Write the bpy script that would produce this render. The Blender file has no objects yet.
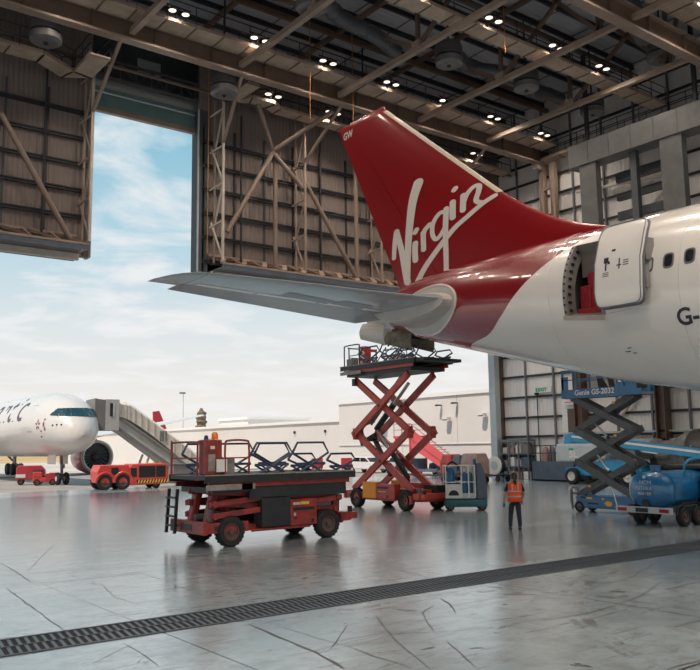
import bpy, math, random
from math import sin, cos, pi, radians, sqrt, atan2
from mathutils import Vector, Matrix
random.seed(7)
SC = bpy.context.scene
COL = SC.collection
V = Vector
def lerp(a, b, t): return a + (b - a) * t
def interp(x, xs, ys):
    if x <= xs[0]: return ys[0]
    for i in range(1, len(xs)):
        if x <= xs[i]:
            return lerp(ys[i-1], ys[i], (x - xs[i-1]) / (xs[i] - xs[i-1]))
    return ys[-1]
def smoothpath(pts, n=6):
    """Catmull-Rom through points"""
    P = [V(p) for p in pts]; P = [P[0]*2 - P[1]] + P + [P[-1]*2 - P[-2]]
    out = []
    for i in range(1, len(P) - 2):
        a, b, c, d = P[i-1], P[i], P[i+1], P[i+2]
        for k in range(n):
            t = k / n
            out.append(0.5*((2*b) + (c - a)*t + (2*a - 5*b + 4*c - d)*t*t + (3*b - a - 3*c + d)*t*t*t))
    out.append(P[-2]); return out

# ------------------------------------------------------------------ materials
def mat(name, col, rough=0.5, metal=0.0, coat=0.0, var=0.12, scale=1.5, bump=0.0, bscale=40, emit=None, estr=0, spec=0.5, dirt=None, coat_ior=1.5):
    m = bpy.data.materials.new(name); m.use_nodes = True
    nt = m.node_tree; N = nt.nodes; L = nt.links; b = N['Principled BSDF']
    b.inputs['Base Color'].default_value = (*col, 1)
    b.inputs['Roughness'].default_value = rough
    b.inputs['Metallic'].default_value = metal
    b.inputs['Coat Weight'].default_value = coat
    b.inputs['Coat Roughness'].default_value = 0.08
    b.inputs['Coat IOR'].default_value = coat_ior
    b.inputs['Specular IOR Level'].default_value = spec
    tc = N.new('ShaderNodeTexCoord')
    if var > 0 or dirt:
        n = N.new('ShaderNodeTexNoise'); n.inputs['Scale'].default_value = scale; n.inputs['Detail'].default_value = 6
        n.inputs['Roughness'].default_value = 0.65
        L.new(tc.outputs['Object'], n.inputs['Vector'])
        r = N.new('ShaderNodeValToRGB'); r.color_ramp.elements[0].position = 0.3; r.color_ramp.elements[1].position = 0.7
        d = dirt or tuple(c*(1-var*1.6) for c in col)
        r.color_ramp.elements[0].color = (*d, 1); r.color_ramp.elements[1].color = (*[min(1, c*(1+var*.5)) for c in col], 1)
        L.new(n.outputs['Fac'], r.inputs['Fac']); L.new(r.outputs['Color'], b.inputs['Base Color'])
    if bump > 0:
        n2 = N.new('ShaderNodeTexNoise'); n2.inputs['Scale'].default_value = bscale; n2.inputs['Detail'].default_value = 4
        L.new(tc.outputs['Object'], n2.inputs['Vector'])
        bp = N.new('ShaderNodeBump'); bp.inputs['Strength'].default_value = bump; bp.inputs['Distance'].default_value = 0.02
        L.new(n2.outputs['Fac'], bp.inputs['Height']); L.new(bp.outputs['Normal'], b.inputs['Normal'])
    if emit:
        b.inputs['Emission Color'].default_value = (*emit, 1); b.inputs['Emission Strength'].default_value = estr
    return m
def cladding(name, col, axis='X', pitch=0.3, rough=0.55, depth=0.03, var=0.1, panel=None):
    """vertical ribbed sheet cladding"""
    m = mat(name, col, rough, var=var, scale=0.25)
    nt = m.node_tree; N = nt.nodes; L = nt.links; b = N['Principled BSDF']
    g = N.new('ShaderNodeNewGeometry'); s = N.new('ShaderNodeSeparateXYZ'); L.new(g.outputs['Position'], s.inputs[0])
    mu = N.new('ShaderNodeMath'); mu.operation = 'MULTIPLY'; mu.inputs[1].default_value = 2*pi/pitch
    L.new(s.outputs[axis], mu.inputs[0])
    sn = N.new('ShaderNodeMath'); sn.operation = 'SINE'; L.new(mu.outputs[0], sn.inputs[0])
    mr = N.new('ShaderNodeMapRange'); mr.inputs[1].default_value = -0.5; mr.inputs[2].default_value = 0.5; L.new(sn.outputs[0], mr.inputs[0])
    bp = N.new('ShaderNodeBump'); bp.inputs['Strength'].default_value = 1.0; bp.inputs['Distance'].default_value = depth
    L.new(mr.outputs[0], bp.inputs['Height']); L.new(bp.outputs['Normal'], b.inputs['Normal'])
    return m
M = {}
def defmats():
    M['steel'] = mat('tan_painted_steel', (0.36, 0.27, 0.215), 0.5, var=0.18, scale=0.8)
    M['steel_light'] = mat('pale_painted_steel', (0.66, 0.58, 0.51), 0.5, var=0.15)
    M['brownbrace'] = mat('brown_brace_paint', (0.26, 0.19, 0.15), 0.5, var=.15)
    M['steel_dark'] = mat('dark_rail_steel', (0.035, 0.036, 0.042), 0.55, var=0.2)
    M['brownsteel'] = mat('brown_column_paint', (0.12, 0.075, 0.058), 0.5)
    M['girder'] = mat('girder_paint', (0.17, 0.115, 0.085), 0.5, var=0.2, scale=0.7)
    M['underpanel'] = mat('walkway_panel', (0.50, 0.39, 0.30), 0.6, var=0.2, scale=1.2)
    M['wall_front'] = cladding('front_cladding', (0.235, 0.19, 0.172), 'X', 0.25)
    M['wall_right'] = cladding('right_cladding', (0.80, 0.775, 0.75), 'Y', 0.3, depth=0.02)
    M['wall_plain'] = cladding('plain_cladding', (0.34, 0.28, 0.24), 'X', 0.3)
    M['ceiling'] = cladding('roof_deck', (0.50, 0.51, 0.55), 'Y', 0.35, depth=0.04)
    M['slotgreen'] = mat('dull_teal_panel', (0.16, 0.27, 0.26), 0.45)
    M['slotdark'] = mat('dark_recess_panel', (0.07, 0.08, 0.09), 0.6)
    M['dock'] = mat('grey_dock_panel', (0.125, 0.13, 0.13), 0.45, var=0.15)
    M['dock_dark'] = mat('dark_grey_dock_panel', (0.07, 0.08, 0.09), 0.5)
    M['drum'] = mat('heater_grey', (0.10, 0.10, 0.105), 0.4, var=0.1)
    M['drum_light'] = mat('heater_pale', (0.17, 0.165, 0.16), 0.4, var=0.1)
    M['duct'] = mat('duct_grey', (0.13, 0.14, 0.16), 0.35, metal=0.3)
    M['ocable'] = mat('orange_cable', (0.55, 0.22, 0.05), 0.5, var=0)
    M['lamp'] = mat('lamp_glass', (1, .9, .75), 0.3, var=0, emit=(1.0, 0.86, 0.70), estr=1.6)
    M['white_paint'] = mat('aircraft_white', (0.74, 0.70, 0.65), 0.28, coat=0.6, var=0.04, scale=0.6)
    M['white_far'] = mat('aircraft_white_far', (0.70, 0.675, 0.655), 0.3, coat=0.5, var=0.02, scale=0.4)
    M['red_paint'] = mat('livery_red', (0.27, 0.002, 0.006), 0.3, coat=1.0, var=0.02, coat_ior=1.5, spec=.3)
    M['logo'] = mat('logo_white', (0.78, 0.72, 0.66), 0.35, coat=0.5, var=0.0)
    M['stab'] = mat('stabiliser_grey', (0.42, 0.47, 0.50), 0.24, coat=0.4, var=0.12, scale=1.0)
    M['elev'] = mat('elevator_grey', (0.15, 0.185, 0.21), 0.35, coat=0.2, var=0.1)
    M['plate'] = mat('root_plate_grey', (0.55, 0.53, 0.50), 0.3, coat=0.3, var=0.06)
    M['bare'] = mat('bare_metal', (0.6, 0.6, 0.6), 0.3, metal=0.9, var=0.1)
    M['cream'] = mat('cream_edge', (0.72, 0.62, 0.50), 0.35, coat=0.4, var=0.05)
    M['black'] = mat('black_plastic', (0.012, 0.012, 0.014), 0.5, var=0)
    M['rubber'] = mat('tyre_rubber', (0.018, 0.018, 0.02), 0.75, var=0.2, scale=6)
    M['glass'] = mat('dark_glass', (0.015, 0.02, 0.025), 0.06, var=0, spec=0.8)
    M['cockpit'] = mat('teal_glass', (0.008, 0.05, 0.07), 0.08, var=0, spec=0.8)
    M['lift_red'] = mat('lift_red', (0.34, 0.035, 0.032), 0.42, var=0.22, scale=4, dirt=(0.13, 0.02, 0.02))
    M['lift_red_bright'] = mat('lift_red_bright', (0.55, 0.075, 0.055), 0.42, var=0.2, scale=3)
    M['lift_black'] = mat('lift_dark', (0.022, 0.026, 0.032), 0.5, var=0.25, scale=4)
    M['lift_navy'] = mat('rail_navy', (0.03, 0.05, 0.11), 0.4, var=0.1)
    M['deckedge'] = mat('deck_edge_grey', (0.30, 0.28, 0.25), 0.5, var=0.25, scale=5)
    M['orange'] = mat('orange_panel', (0.95, 0.33, 0.02), 0.45, var=0.1)
    M['yellow'] = mat('yellow_sticker', (0.75, 0.45, 0.05), 0.5, var=0)
    M['beacon'] = mat('beacon_orange', (0.9, 0.22, 0.02), 0.25, var=0)
    M['hub'] = mat('hub_grey', (0.12, 0.07, 0.065), 0.5)
    M['hubwhite'] = mat('hub_white', (0.65, 0.65, 0.63), 0.45)
    M['blue'] = mat('blue_paint', (0.012, 0.13, 0.30), 0.35, coat=0.3, var=0.15, scale=3)
    M['blue_bright'] = mat('bright_blue_paint', (0.01, 0.26, 0.50), 0.35, coat=0.3, var=0.1)
    M['tankblue'] = mat('tank_blue', (0.008, 0.15, 0.36), 0.25, coat=0.6, var=0.15, scale=2)
    M['teal'] = mat('teal_paint', (0.02, 0.12, 0.15), 0.45)
    M['grey'] = mat('mid_grey', (0.16, 0.17, 0.19), 0.45, var=0.15)
    M['greyblue'] = mat('grey_blue_panel', (0.10, 0.13, 0.18), 0.45, var=0.15)
    M['palegrey'] = mat('pale_grey', (0.48, 0.53, 0.56), 0.45, var=0.08)
    M['arm_grey'] = mat('scissor_grey', (0.085, 0.092, 0.10), 0.4, var=0.2, scale=4)
    M['white'] = mat('white_enamel', (0.72, 0.72, 0.70), 0.4, var=0.05)
    M['tarp'] = mat('grey_tarp', (0.22, 0.21, 0.20), 0.4, var=0.25, scale=3, bump=0.5, bscale=6)
    M['tarp_dark'] = mat('dark_tarp', (0.05, 0.045, 0.045), 0.4, var=0.2, scale=2)
    M['tug_red'] = mat('tug_red', (0.62, 0.055, 0.045), 0.4, coat=0.3, var=0.1)
    M['cart_red'] = mat('cart_red', (0.45, 0.03, 0.05), 0.4, coat=0.3, var=0.1)
    M['bridge'] = mat('bridge_grey', (0.62, 0.60, 0.57), 0.5, var=0.1)
    M['bridge_tan'] = mat('bridge_canopy', (0.85, 0.77, 0.66), 0.5, var=0.12)
    M['bridge_dark'] = mat('bridge_dark', (0.26, 0.25, 0.24), 0.5)
    M['bld'] = mat('warehouse_cladding', (0.72, 0.68, 0.655), 0.6, var=0.04, scale=0.2)
    M['bld_edge'] = mat('roof_edge_white', (0.85, 0.82, 0.79), 0.5, var=0)
    M['skin'] = mat('skin', (0.45, 0.25, 0.18), 0.5, var=0.05)
    M['hair'] = mat('hair', (0.03, 0.018, 0.012), 0.5, var=0.2, scale=20)
    M['vest'] = mat('vest_orange', (0.85, 0.09, 0.02), 0.65, var=0.12, scale=8)
    M['reflect'] = mat('reflective_tape', (0.45, 0.36, 0.32), 0.35, var=0.05)
    M['shirt'] = mat('navy_cloth', (0.012, 0.018, 0.035), 0.8, var=0.15, scale=10)
    M['trouser'] = mat('dark_trouser', (0.015, 0.025, 0.045), 0.8, var=0.15, scale=10)
    M['boot'] = mat('boot_black', (0.012, 0.012, 0.014), 0.5, var=0)
    M['glove'] = mat('teal_glove', (0.02, 0.16, 0.16), 0.6, var=0)
    M['pinkload'] = mat('brown_cover', (0.36, 0.25, 0.22), 0.6, var=0.15, scale=4)
    M['beige'] = mat('beige_cover', (0.55, 0.50, 0.42), 0.6, var=0.1)
    M['pinkred'] = mat('faded_red', (0.68, 0.10, 0.11), 0.5, var=0.08)
    M['green'] = mat('sign_green', (0.02, 0.35, 0.16), 0.5, var=0)
    M['hedge'] = mat('tall_shrub', (0.20, 0.15, 0.10), 0.8, var=0.3, scale=1.5)
    M['text_dark'] = mat('letter_dark', (0.03, 0.03, 0.04), 0.4, var=0)
    M['text_purple'] = mat('letter_purple', (0.10, 0.045, 0.09), 0.4, var=0)
    M['int_red'] = mat('cabin_red', (0.30, 0.012, 0.02), 0.6, var=0.2, scale=6)
    M['int_grey'] = mat('cabin_grey', (0.16, 0.14, 0.13), 0.6)
    M['car_a'] = mat('car_silver', (0.50, 0.55, 0.62), 0.3, coat=0.6, var=0)
    M['car_b'] = mat('car_navy', (0.06, 0.10, 0.16), 0.3, coat=0.6, var=0)
    M['car_c'] = mat('car_white', (0.75, 0.75, 0.76), 0.3, coat=0.6, var=0)
defmats()

# ------------------------------------------------------------------ mesh builder
class MB:
    def __init__(s): s.v = []; s.f = []; s.m = []
    def add(s, vs, fs, mi=0):
        n = len(s.v); s.v += [tuple(p) for p in vs]; s.f += [tuple(i+n for i in f) for f in fs]; s.m += [mi]*len(fs); return s
    def bx(s, x0, x1, y0, y1, z0, z1, mi=0):
        return s.add([(x0,y0,z0),(x1,y0,z0),(x1,y1,z0),(x0,y1,z0),(x0,y0,z1),(x1,y0,z1),(x1,y1,z1),(x0,y1,z1)],
                     [(0,3,2,1),(4,5,6,7),(0,1,5,4),(1,2,6,5),(2,3,7,6),(3,0,4,7)], mi)
    def bar(s, p, q, w, h=None, mi=0, up=(0,0,1)):
        p, q = V(p), V(q); h = h or w; d = (q-p).normalized(); up = V(up)
        if abs(d.dot(up)) > .99: up = V((0,1,0)) if abs(d.y) < .9 else V((1,0,0))
        r = d.cross(up).normalized(); u = r.cross(d)
        c = [(-1,-1),(1,-1),(1,1),(-1,1)]
        vs = [e + r*(a*w/2) + u*(b*h/2) for e in (p, q) for a, b in c]
        return s.add(vs, [(0,3,2,1),(4,5,6,7),(0,1,5,4),(1,2,6,5),(2,3,7,6),(3,0,4,7)], mi)
    def loft(s, rings, closed=True, caps=True, mi=0):
        n = len(rings[0]); vs = [p for r in rings for p in r]; fs = []
        for i in range(len(rings)-1):
            for j in range(n if closed else n-1):
                k = (j+1) % n
                fs.append((i*n+j, i*n+k, (i+1)*n+k, (i+1)*n+j))
        if caps and closed:
            fs.append(tuple(reversed(range(n)))); fs.append(tuple((len(rings)-1)*n + j for j in range(n)))
        return s.add(vs, fs, mi)
    def tube(s, pts, r, n=8, mi=0, closed=False):
        P = [V(p) for p in pts]; rings = []; last = None
        for i, p in enumerate(P):
            if closed: d = (P[(i+1) % len(P)] - P[i-1])
            else: d = (P[min(i+1, len(P)-1)] - P[max(i-1, 0)])
            d.normalize()
            if last is None:
                up = V((0,0,1)) if abs(d.z) < .9 else V((1,0,0)); a = d.cross(up).normalized()
            else:
                a = (last - d*last.dot(d)).normalized()
            last = a; b = d.cross(a); rr = r[i] if isinstance(r, (list, tuple)) else r
            rings.append([p + a*(rr*cos(2*pi*k/n)) + b*(rr*sin(2*pi*k/n)) for k in range(n)])
        if closed: rings.append(rings[0]); return s.loft(rings, caps=False, mi=mi)
        return s.loft(rings, mi=mi)
    def cyl(s, p, q, r, r2=None, n=20, mi=0):
        return s.tube([p, q], [r, r if r2 is None else r2], n, mi)
    def lathe(s, prof, c=(0,0,0), ax='Z', n=28, mi=0, cap=True):
        c = V(c); rings = []
        for r, h in prof:
            ring = []
            for k in range(n):
                a = 2*pi*k/n; x, y = r*cos(a), r*sin(a)
                ring.append(c + (V((x,y,h)) if ax == 'Z' else V((y,h,x)) if ax == 'Y' else V((h,x,y))))
            rings.append(ring)
        return s.loft(rings, caps=cap, mi=mi)
    def prism(s, poly, a0, a1, ax='Y', mi=0):
        """poly in the plane perpendicular to axis; ax='Y': (x,z); 'X': (y,z); 'Z': (x,y)"""
        def f(p, a): return (p[0], a, p[1]) if ax == 'Y' else (a, p[0], p[1]) if ax == 'X' else (p[0], p[1], a)
        n = len(poly); vs = [f(p, a0) for p in poly] + [f(p, a1) for p in poly]
        fs = [tuple(reversed(range(n))), tuple(range(n, 2*n))] + [(i, (i+1) % n, (i+1) % n + n, i+n) for i in range(n)]
        return s.add(vs, fs, mi)
    def build(s, name, mats, parent=None, smooth=False, bevel=0, world=False, sub=0, recalc=True, kind=None):
        me = bpy.data.meshes.new(name)
        mats = mats if isinstance(mats, (list, tuple)) else [mats]
        off = V((0,0,0)); vs = s.v
        if parent is None:
            xs = [p[0] for p in vs]; ys = [p[1] for p in vs]; zs = [p[2] for p in vs]
            off = V(((min(xs)+max(xs))/2, (min(ys)+max(ys))/2, min(zs)))
        elif world:
            r = parent
            while r.parent: r = r.parent
            off = r.location.copy()
        me.from_pydata([(p[0]-off.x, p[1]-off.y, p[2]-off.z) for p in vs], [], s.f)
        for mm in mats: me.materials.append(M[mm] if isinstance(mm, str) else mm)
        for p, mi in zip(me.polygons, s.m): p.material_index = mi; p.use_smooth = bool(smooth)
        me.update()
        if recalc:
            import bmesh
            bm = bmesh.new(); bm.from_mesh(me); bmesh.ops.recalc_face_normals(bm, faces=bm.faces)
            if smooth:
                for e in bm.edges:
                    if len(e.link_faces) == 2 and e.calc_face_angle(0) > radians(38): e.smooth = False
            bm.to_mesh(me); bm.free()
        o = bpy.data.objects.new(name, me); COL.objects.link(o)
        if parent is None: o.location = off
        else: o.parent = parent
        if bevel:
            b = o.modifiers.new('bevel', 'BEVEL'); b.width = bevel; b.segments = 2; b.limit_method = 'ANGLE'; b.angle_limit = radians(40)
        if sub:
            q = o.modifiers.new('sub', 'SUBSURF'); q.levels = sub; q.render_levels = sub
        if kind: o['kind'] = kind
        return o
def thing(name, label, cat, loc=(0,0,0), rz=0, group=None):
    o = bpy.data.objects.new(name, None); COL.objects.link(o); o.location = loc; o.rotation_euler = (0, 0, rz)
    o.empty_display_size = .3
    o['label'] = label; o['category'] = cat
    if group: o['group'] = group
    return o
def tag(o, label, cat, group=None):
    o['label'] = label; o['category'] = cat
    if group: o['group'] = group
    return o
def struct(name, mb, m, parent=None, **k):
    o = mb.build(name, m, parent, **k)
    if parent is None: o['kind'] = 'structure'
    return o
KIDS = {}
def kids(o): return [c for c in bpy.data.objects if c.parent == o]
def dup(o, loc=None, rz=None, label=None, group=None, parent=None):
    c = o.copy(); COL.objects.link(c); c.parent = parent
    if loc is not None: c.location = loc
    if rz is not None: c.rotation_euler = (0, 0, rz)
    if label: c['label'] = label
    if group: c['group'] = group
    for k in kids(o): dup(k, parent=c)
    return c
def text(s, size, m, parent, fn, name='lettering', extrude=0.0, shear=0.0, bold=0.0, align='LEFT', spacing=1.0, label=None):
    """text as a mesh; fn maps (u,v) in metres to a parent-space point"""
    c = bpy.data.curves.new('t', 'FONT'); c.body = s; c.size = size; c.shear = shear; c.offset = bold; c.align_x = align
    c.space_character = spacing; c.resolution_u = 3
    o = bpy.data.objects.new('t', c); COL.objects.link(o)
    dg = bpy.context.evaluated_depsgraph_get(); me = bpy.data.meshes.new_from_object(o.evaluated_get(dg))
    bpy.data.objects.remove(o)
    for v in me.vertices: v.co = V(fn(v.co.x, v.co.y))
    me.materials.clear(); me.materials.append(M[m]); me.name = name
    ob = bpy.data.objects.new(name, me); COL.objects.link(ob); ob.parent = parent
    if label: ob['label'] = label
    return ob
def wheel(parent, c, r, w, ax='Y', hub='hub', name='wheel', tyre='rubber'):
    """tyre with rounded shoulder, recessed rim and hub nuts"""
    prof = [(r*.58, -w*.42), (r*.62, -w*.5), (r*.88, -w*.5), (r*.98, -w*.34), (r, -w*.1), (r, w*.1), (r*.98, w*.34), (r*.88, w*.5), (r*.62, w*.5), (r*.58, w*.42)]
    mb = MB(); mb.lathe(prof, c, ax, 28, cap=False)
    n = 22
    for k in range(n):          # tread blocks
        a = 2*pi*k/n; d = 2*pi/n*.28
        for sgn in (-1, 1):
            pts = []
            for aa in (a-d, a+d):
                for rr in (r*.99, r*1.025):
                    for h in (sgn*w*.06, sgn*w*.36):
                        x, y = rr*cos(aa), rr*sin(aa)
                        pts.append(V(c) + (V((y,h,x)) if ax == 'Y' else V((h,x,y))))
            mb.add(pts, [(0,1,3,2),(4,6,7,5),(0,4,5,1),(2,3,7,6),(0,2,6,4),(1,5,7,3)])
    t = mb.build(name, tyre, parent, smooth=True)
    h = MB(); h.lathe([(r*.6, -w*.40), (r*.5, -w*.40), (r*.44, -w*.2), (r*.16, -w*.2), (r*.16, -w*.44), (0.001, -w*.44)], c, ax, 24, cap=False)
    h.lathe([(r*.6, w*.40), (r*.5, w*.40), (r*.44, w*.2), (r*.16, w*.2), (r*.16, w*.44), (0.001, w*.44)], c, ax, 24, cap=False)
    h.lathe([(r*.6, -w*.40), (r*.6, w*.40)], c, ax, 24, cap=False)
    h.build('hub', hub, t, smooth=True)
    return t
def rail_loop(pts, r, closed=False, n=6): return MB().tube(pts, r, n, closed=closed)
LAMP_W = 420
# ================================================================== CAMERA
cam = bpy.data.cameras.new('camera'); co = bpy.data.objects.new('camera', cam); COL.objects.link(co)
cam.sensor_width = 36; cam.sensor_fit = 'HORIZONTAL'; cam.lens = 818/700*36; cam.clip_end = 3000
Rm = Matrix(((0.795, -0.070, -0.602), (-0.606, -0.116, -0.787), (-0.015, 0.991, -0.135)))
q = Rm.to_quaternion(); co.rotation_mode = 'QUATERNION'; co.rotation_quaternion = q; co.location = (0, 0, 2.5)
SC.camera = co
# ================================================================== WORLD
w = bpy.data.worlds.new('sky'); SC.world = w; w.use_nodes = True
nt = w.node_tree; N = nt.nodes; L = nt.links; N.clear()
out = N.new('ShaderNodeOutputWorld'); bg = N.new('ShaderNodeBackground'); L.new(bg.outputs[0], out.inputs[0])
tc = N.new('ShaderNodeTexCoord'); sp = N.new('ShaderNodeSeparateXYZ'); L.new(tc.outputs['Generated'], sp.inputs[0])
rp = N.new('ShaderNodeValToRGB'); L.new(sp.outputs['Z'], rp.inputs['Fac'])
el = rp.color_ramp.elements
el[0].position = 0.0; el[0].color = (0.80, 0.74, 0.69, 1)
el[1].position = 1.0; el[1].color = (0.12, 0.30, 0.46, 1)
for p_, c_ in ((0.06, (0.78, 0.755, 0.72, 1)), (0.14, (0.66, 0.71, 0.73, 1)), (0.24, (0.42, 0.60, 0.69, 1)), (0.36, (0.24, 0.48, 0.61, 1)), (0.55, (0.17, 0.38, 0.52, 1))):
    e = el.new(p_); e.color = c_
# clouds: project the direction onto a high flat layer
dv = N.new('ShaderNodeMath'); dv.operation = 'ADD'; dv.inputs[1].default_value = 0.10; L.new(sp.outputs['Z'], dv.inputs[0])
cx = N.new('ShaderNodeMath'); cx.operation = 'DIVIDE'; L.new(sp.outputs['X'], cx.inputs[0]); L.new(dv.outputs[0], cx.inputs[1])
cy = N.new('ShaderNodeMath'); cy.operation = 'DIVIDE'; L.new(sp.outputs['Y'], cy.inputs[0]); L.new(dv.outputs[0], cy.inputs[1])
cb = N.new('ShaderNodeCombineXYZ'); L.new(cx.outputs[0], cb.inputs[0]); L.new(cy.outputs[0], cb.inputs[1])
cn = N.new('ShaderNodeTexNoise'); cn.inputs['Scale'].default_value = 2.1; cn.inputs['Detail'].default_value = 9; cn.inputs['Roughness'].default_value = 0.55
cn.inputs['Distortion'].default_value = 0.35; L.new(cb.outputs[0], cn.inputs['Vector'])
cr = N.new('ShaderNodeValToRGB'); cr.color_ramp.elements[0].position = 0.47; cr.color_ramp.elements[1].position = 0.62
cr.color_ramp.elements[0].color = (0, 0, 0, 1); cr.color_ramp.elements[1].color = (.8, .8, .8, 1); L.new(cn.outputs['Fac'], cr.inputs['Fac'])
mx = N.new('ShaderNodeMix'); mx.data_type = 'RGBA'; L.new(cr.outputs['Color'], mx.inputs['Factor'])
L.new(rp.outputs['Color'], mx.inputs[6]); mx.inputs[7].default_value = (0.80, 0.80, 0.80, 1)
L.new(mx.outputs[2], bg.inputs['Color']); bg.inputs['Strength'].default_value = 1.12
# sun
sl = bpy.data.lights.new('sun', 'SUN'); so = bpy.data.objects.new('sun', sl); COL.objects.link(so)
sl.energy = 3.9; sl.color = (1.0, 0.86, 0.72); sl.angle = radians(0.6)
so.rotation_mode = 'QUATERNION'; so.rotation_quaternion = V((1.0, 0.25, -1.6)).to_track_quat('-Z', 'Y')
SC.view_settings.view_transform = 'Standard'; SC.view_settings.look = 'None'; SC.view_settings.gamma = 1
SC.view_settings.exposure = 0.0; SC.view_settings.use_curve_mapping = False

# ================================================================== GROUND
def floor_mat():
    m = bpy.data.materials.new('polished_concrete'); m.use_nodes = True
    nt = m.node_tree; N = nt.nodes; L = nt.links; b = N['Principled BSDF']
    g = N.new('ShaderNodeNewGeometry'); s = N.new('ShaderNodeSeparateXYZ'); L.new(g.outputs['Position'], s.inputs[0])
    def noise(scale, detail, rough=.6, dist=0, vec=None):
        n = N.new('ShaderNodeTexNoise'); n.inputs['Scale'].default_value = scale; n.inputs['Detail'].default_value = detail
        n.inputs['Roughness'].default_value = rough; n.inputs['Distortion'].default_value = dist
        L.new(vec or g.outputs['Position'], n.inputs['Vector']); return n.outputs['Fac']
    def ramp(x, a, b_, ca=(0,0,0,1), cb_=(1,1,1,1)):
        r = N.new('ShaderNodeValToRGB'); r.color_ramp.elements[0].position = a; r.color_ramp.elements[1].position = b_
        r.color_ramp.elements[0].color = ca; r.color_ramp.elements[1].color = cb_; L.new(x, r.inputs['Fac']); return r.outputs['Color']
    def mixc(f, a, b_, mode='MIX'):
        x = N.new('ShaderNodeMix'); x.data_type = 'RGBA'; x.blend_type = mode
        if isinstance(f, float): x.inputs['Factor'].default_value = f
        else: L.new(f, x.inputs['Factor'])
        for i, c in ((6, a), (7, b_)):
            if isinstance(c, tuple): x.inputs[i].default_value = c
            else: L.new(c, x.inputs[i])
        return x.outputs[2]
    base = ramp(noise(0.35, 6), .3, .7, (0.25, 0.32, 0.355, 1), (0.44, 0.52, 0.56, 1))
    base = mixc(ramp(noise(2.5, 8, .7), .45, .7), base, (0.24, 0.265, 0.28, 1))
    # streaky wear stretched along X
    mp = N.new('ShaderNodeMapping'); mp.inputs['Scale'].default_value = (0.4, 3.0, 1); L.new(g.outputs['Position'], mp.inputs[0])
    base = mixc(ramp(noise(1.6, 8, .7, .6, mp.outputs[0]), .55, .66), base, (0.15, 0.155, 0.16, 1))
    # oil spots
    base = mixc(ramp(noise(1.7, 4, .6, .6), .66, .70), base, (0.06, 0.065, 0.07, 1))
    # slab joints
    def joint(axis, off, period, w):
        a = N.new('ShaderNodeMath'); a.operation = 'ADD'; a.inputs[1].default_value = -off + period*20; L.new(s.outputs[axis], a.inputs[0])
        nn = N.new('ShaderNodeMath'); nn.operation = 'MODULO'; nn.inputs[1].default_value = period; L.new(a.outputs[0], nn.inputs[0])
        c = N.new('ShaderNodeMath'); c.operation = 'LESS_THAN'; c.inputs[1].default_value = w; L.new(nn.outputs[0], c.inputs[0]); return c.outputs[0]
    j = None
    for ax, off, per, wd in (('X', 5.0, 6.3, .035), ('Y', 17.9, 6.3, .05), ('Y', 16.3, 12.6, .03), ('Y', 14.9, 12.6, .02)):
        k = joint(ax, off, per, wd)
        if j is None: j = k
        else:
            mm = N.new('ShaderNodeMath'); mm.operation = 'MAXIMUM'; L.new(j, mm.inputs[0]); L.new(k, mm.inputs[1]); j = mm.outputs[0]
    base = mixc(j, base, (0.05, 0.05, 0.052, 1))
    # tyre arcs: rings round two far centres
    for (ax_, ay_, r_, w_) in ((9.0, 20.0, 9.6, .09), (9.0, 20.0, 9.85, .05), (4.5, 4.0, 8.4, .07), (16.0, 2.0, 8.2, .08), (16.2, 2.1, 8.5, .05), (2.0, 22.0, 7.0, .06)):
        vd = N.new('ShaderNodeVectorMath'); vd.operation = 'DISTANCE'; vd.inputs[1].default_value = (ax_, ay_, 0); L.new(g.outputs['Position'], vd.inputs[0])
        sb = N.new('ShaderNodeMath'); sb.operation = 'SUBTRACT'; sb.inputs[1].default_value = r_; L.new(vd.outputs['Value'], sb.inputs[0])
        ab = N.new('ShaderNodeMath'); ab.operation = 'ABSOLUTE'; L.new(sb.outputs[0], ab.inputs[0])
        lt = N.new('ShaderNodeMath'); lt.operation = 'LESS_THAN'; lt.inputs[1].default_value = w_; L.new(ab.outputs[0], lt.inputs[0])
        ml = N.new('ShaderNodeMath'); ml.operation = 'MULTIPLY'; L.new(lt.outputs[0], ml.inputs[0]); L.new(ramp(noise(1.1, 6, .75), .5, .62), ml.inputs[1])
        base = mixc(ml.outputs[0], base, (0.15, 0.145, 0.145, 1))
    L.new(base, b.inputs['Base Color'])
    mr = N.new('ShaderNodeMapRange'); mr.inputs[3].default_value = 0.08; mr.inputs[4].default_value = 0.34
    L.new(noise(1.6, 9, .75, .8, mp.outputs[0]), mr.inputs[0]); L.new(mr.outputs[0], b.inputs['Roughness'])
    b.inputs['Specular IOR Level'].default_value = 1.0; b.inputs['Coat Weight'].default_value = 0.5; b.inputs['Coat Roughness'].default_value = 0.16
    bp = N.new('ShaderNodeBump'); bp.inputs['Strength'].default_value = 0.22; bp.inputs['Distance'].default_value = 0.02
    L.new(noise(2.2, 8, .7), bp.inputs['Height']); L.new(bp.outputs['Normal'], b.inputs['Normal'])
    return m
FY = 53.0
struct('floor', MB().bx(-36, 46.1, -28, FY, -0.3, 0), floor_mat())
struct('floor_apron', MB().bx(-300, 400, FY, 84, -0.3, -0.005), mat('apron', (0.36, 0.335, 0.315), 0.6, var=0.2, scale=.3))
struct('floor_apron', MB().bx(46.1, 400, -28, FY, -0.3, -0.005), 'grey' and mat('apron_side', (0.42, 0.39, 0.36), 0.7, var=0.15, scale=.3))
struct('floor_taxiway', MB().bx(-600, 900, 84, 185, -0.3, -0.01), mat('taxiway', (0.60, 0.53, 0.47), 0.7, var=0.12, scale=.05))
struct('floor_kerb', MB().bx(-300, 400, 83.6, 84.3, -0.3, 0.05), 'grey')
g = MB().bx(-900, 1500, 185, 420, -0.3, 0.0)
struct('floor_grass', g, mat('dry_grass', (0.60, 0.40, 0.18), 0.9, var=0.3, scale=.06))
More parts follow.
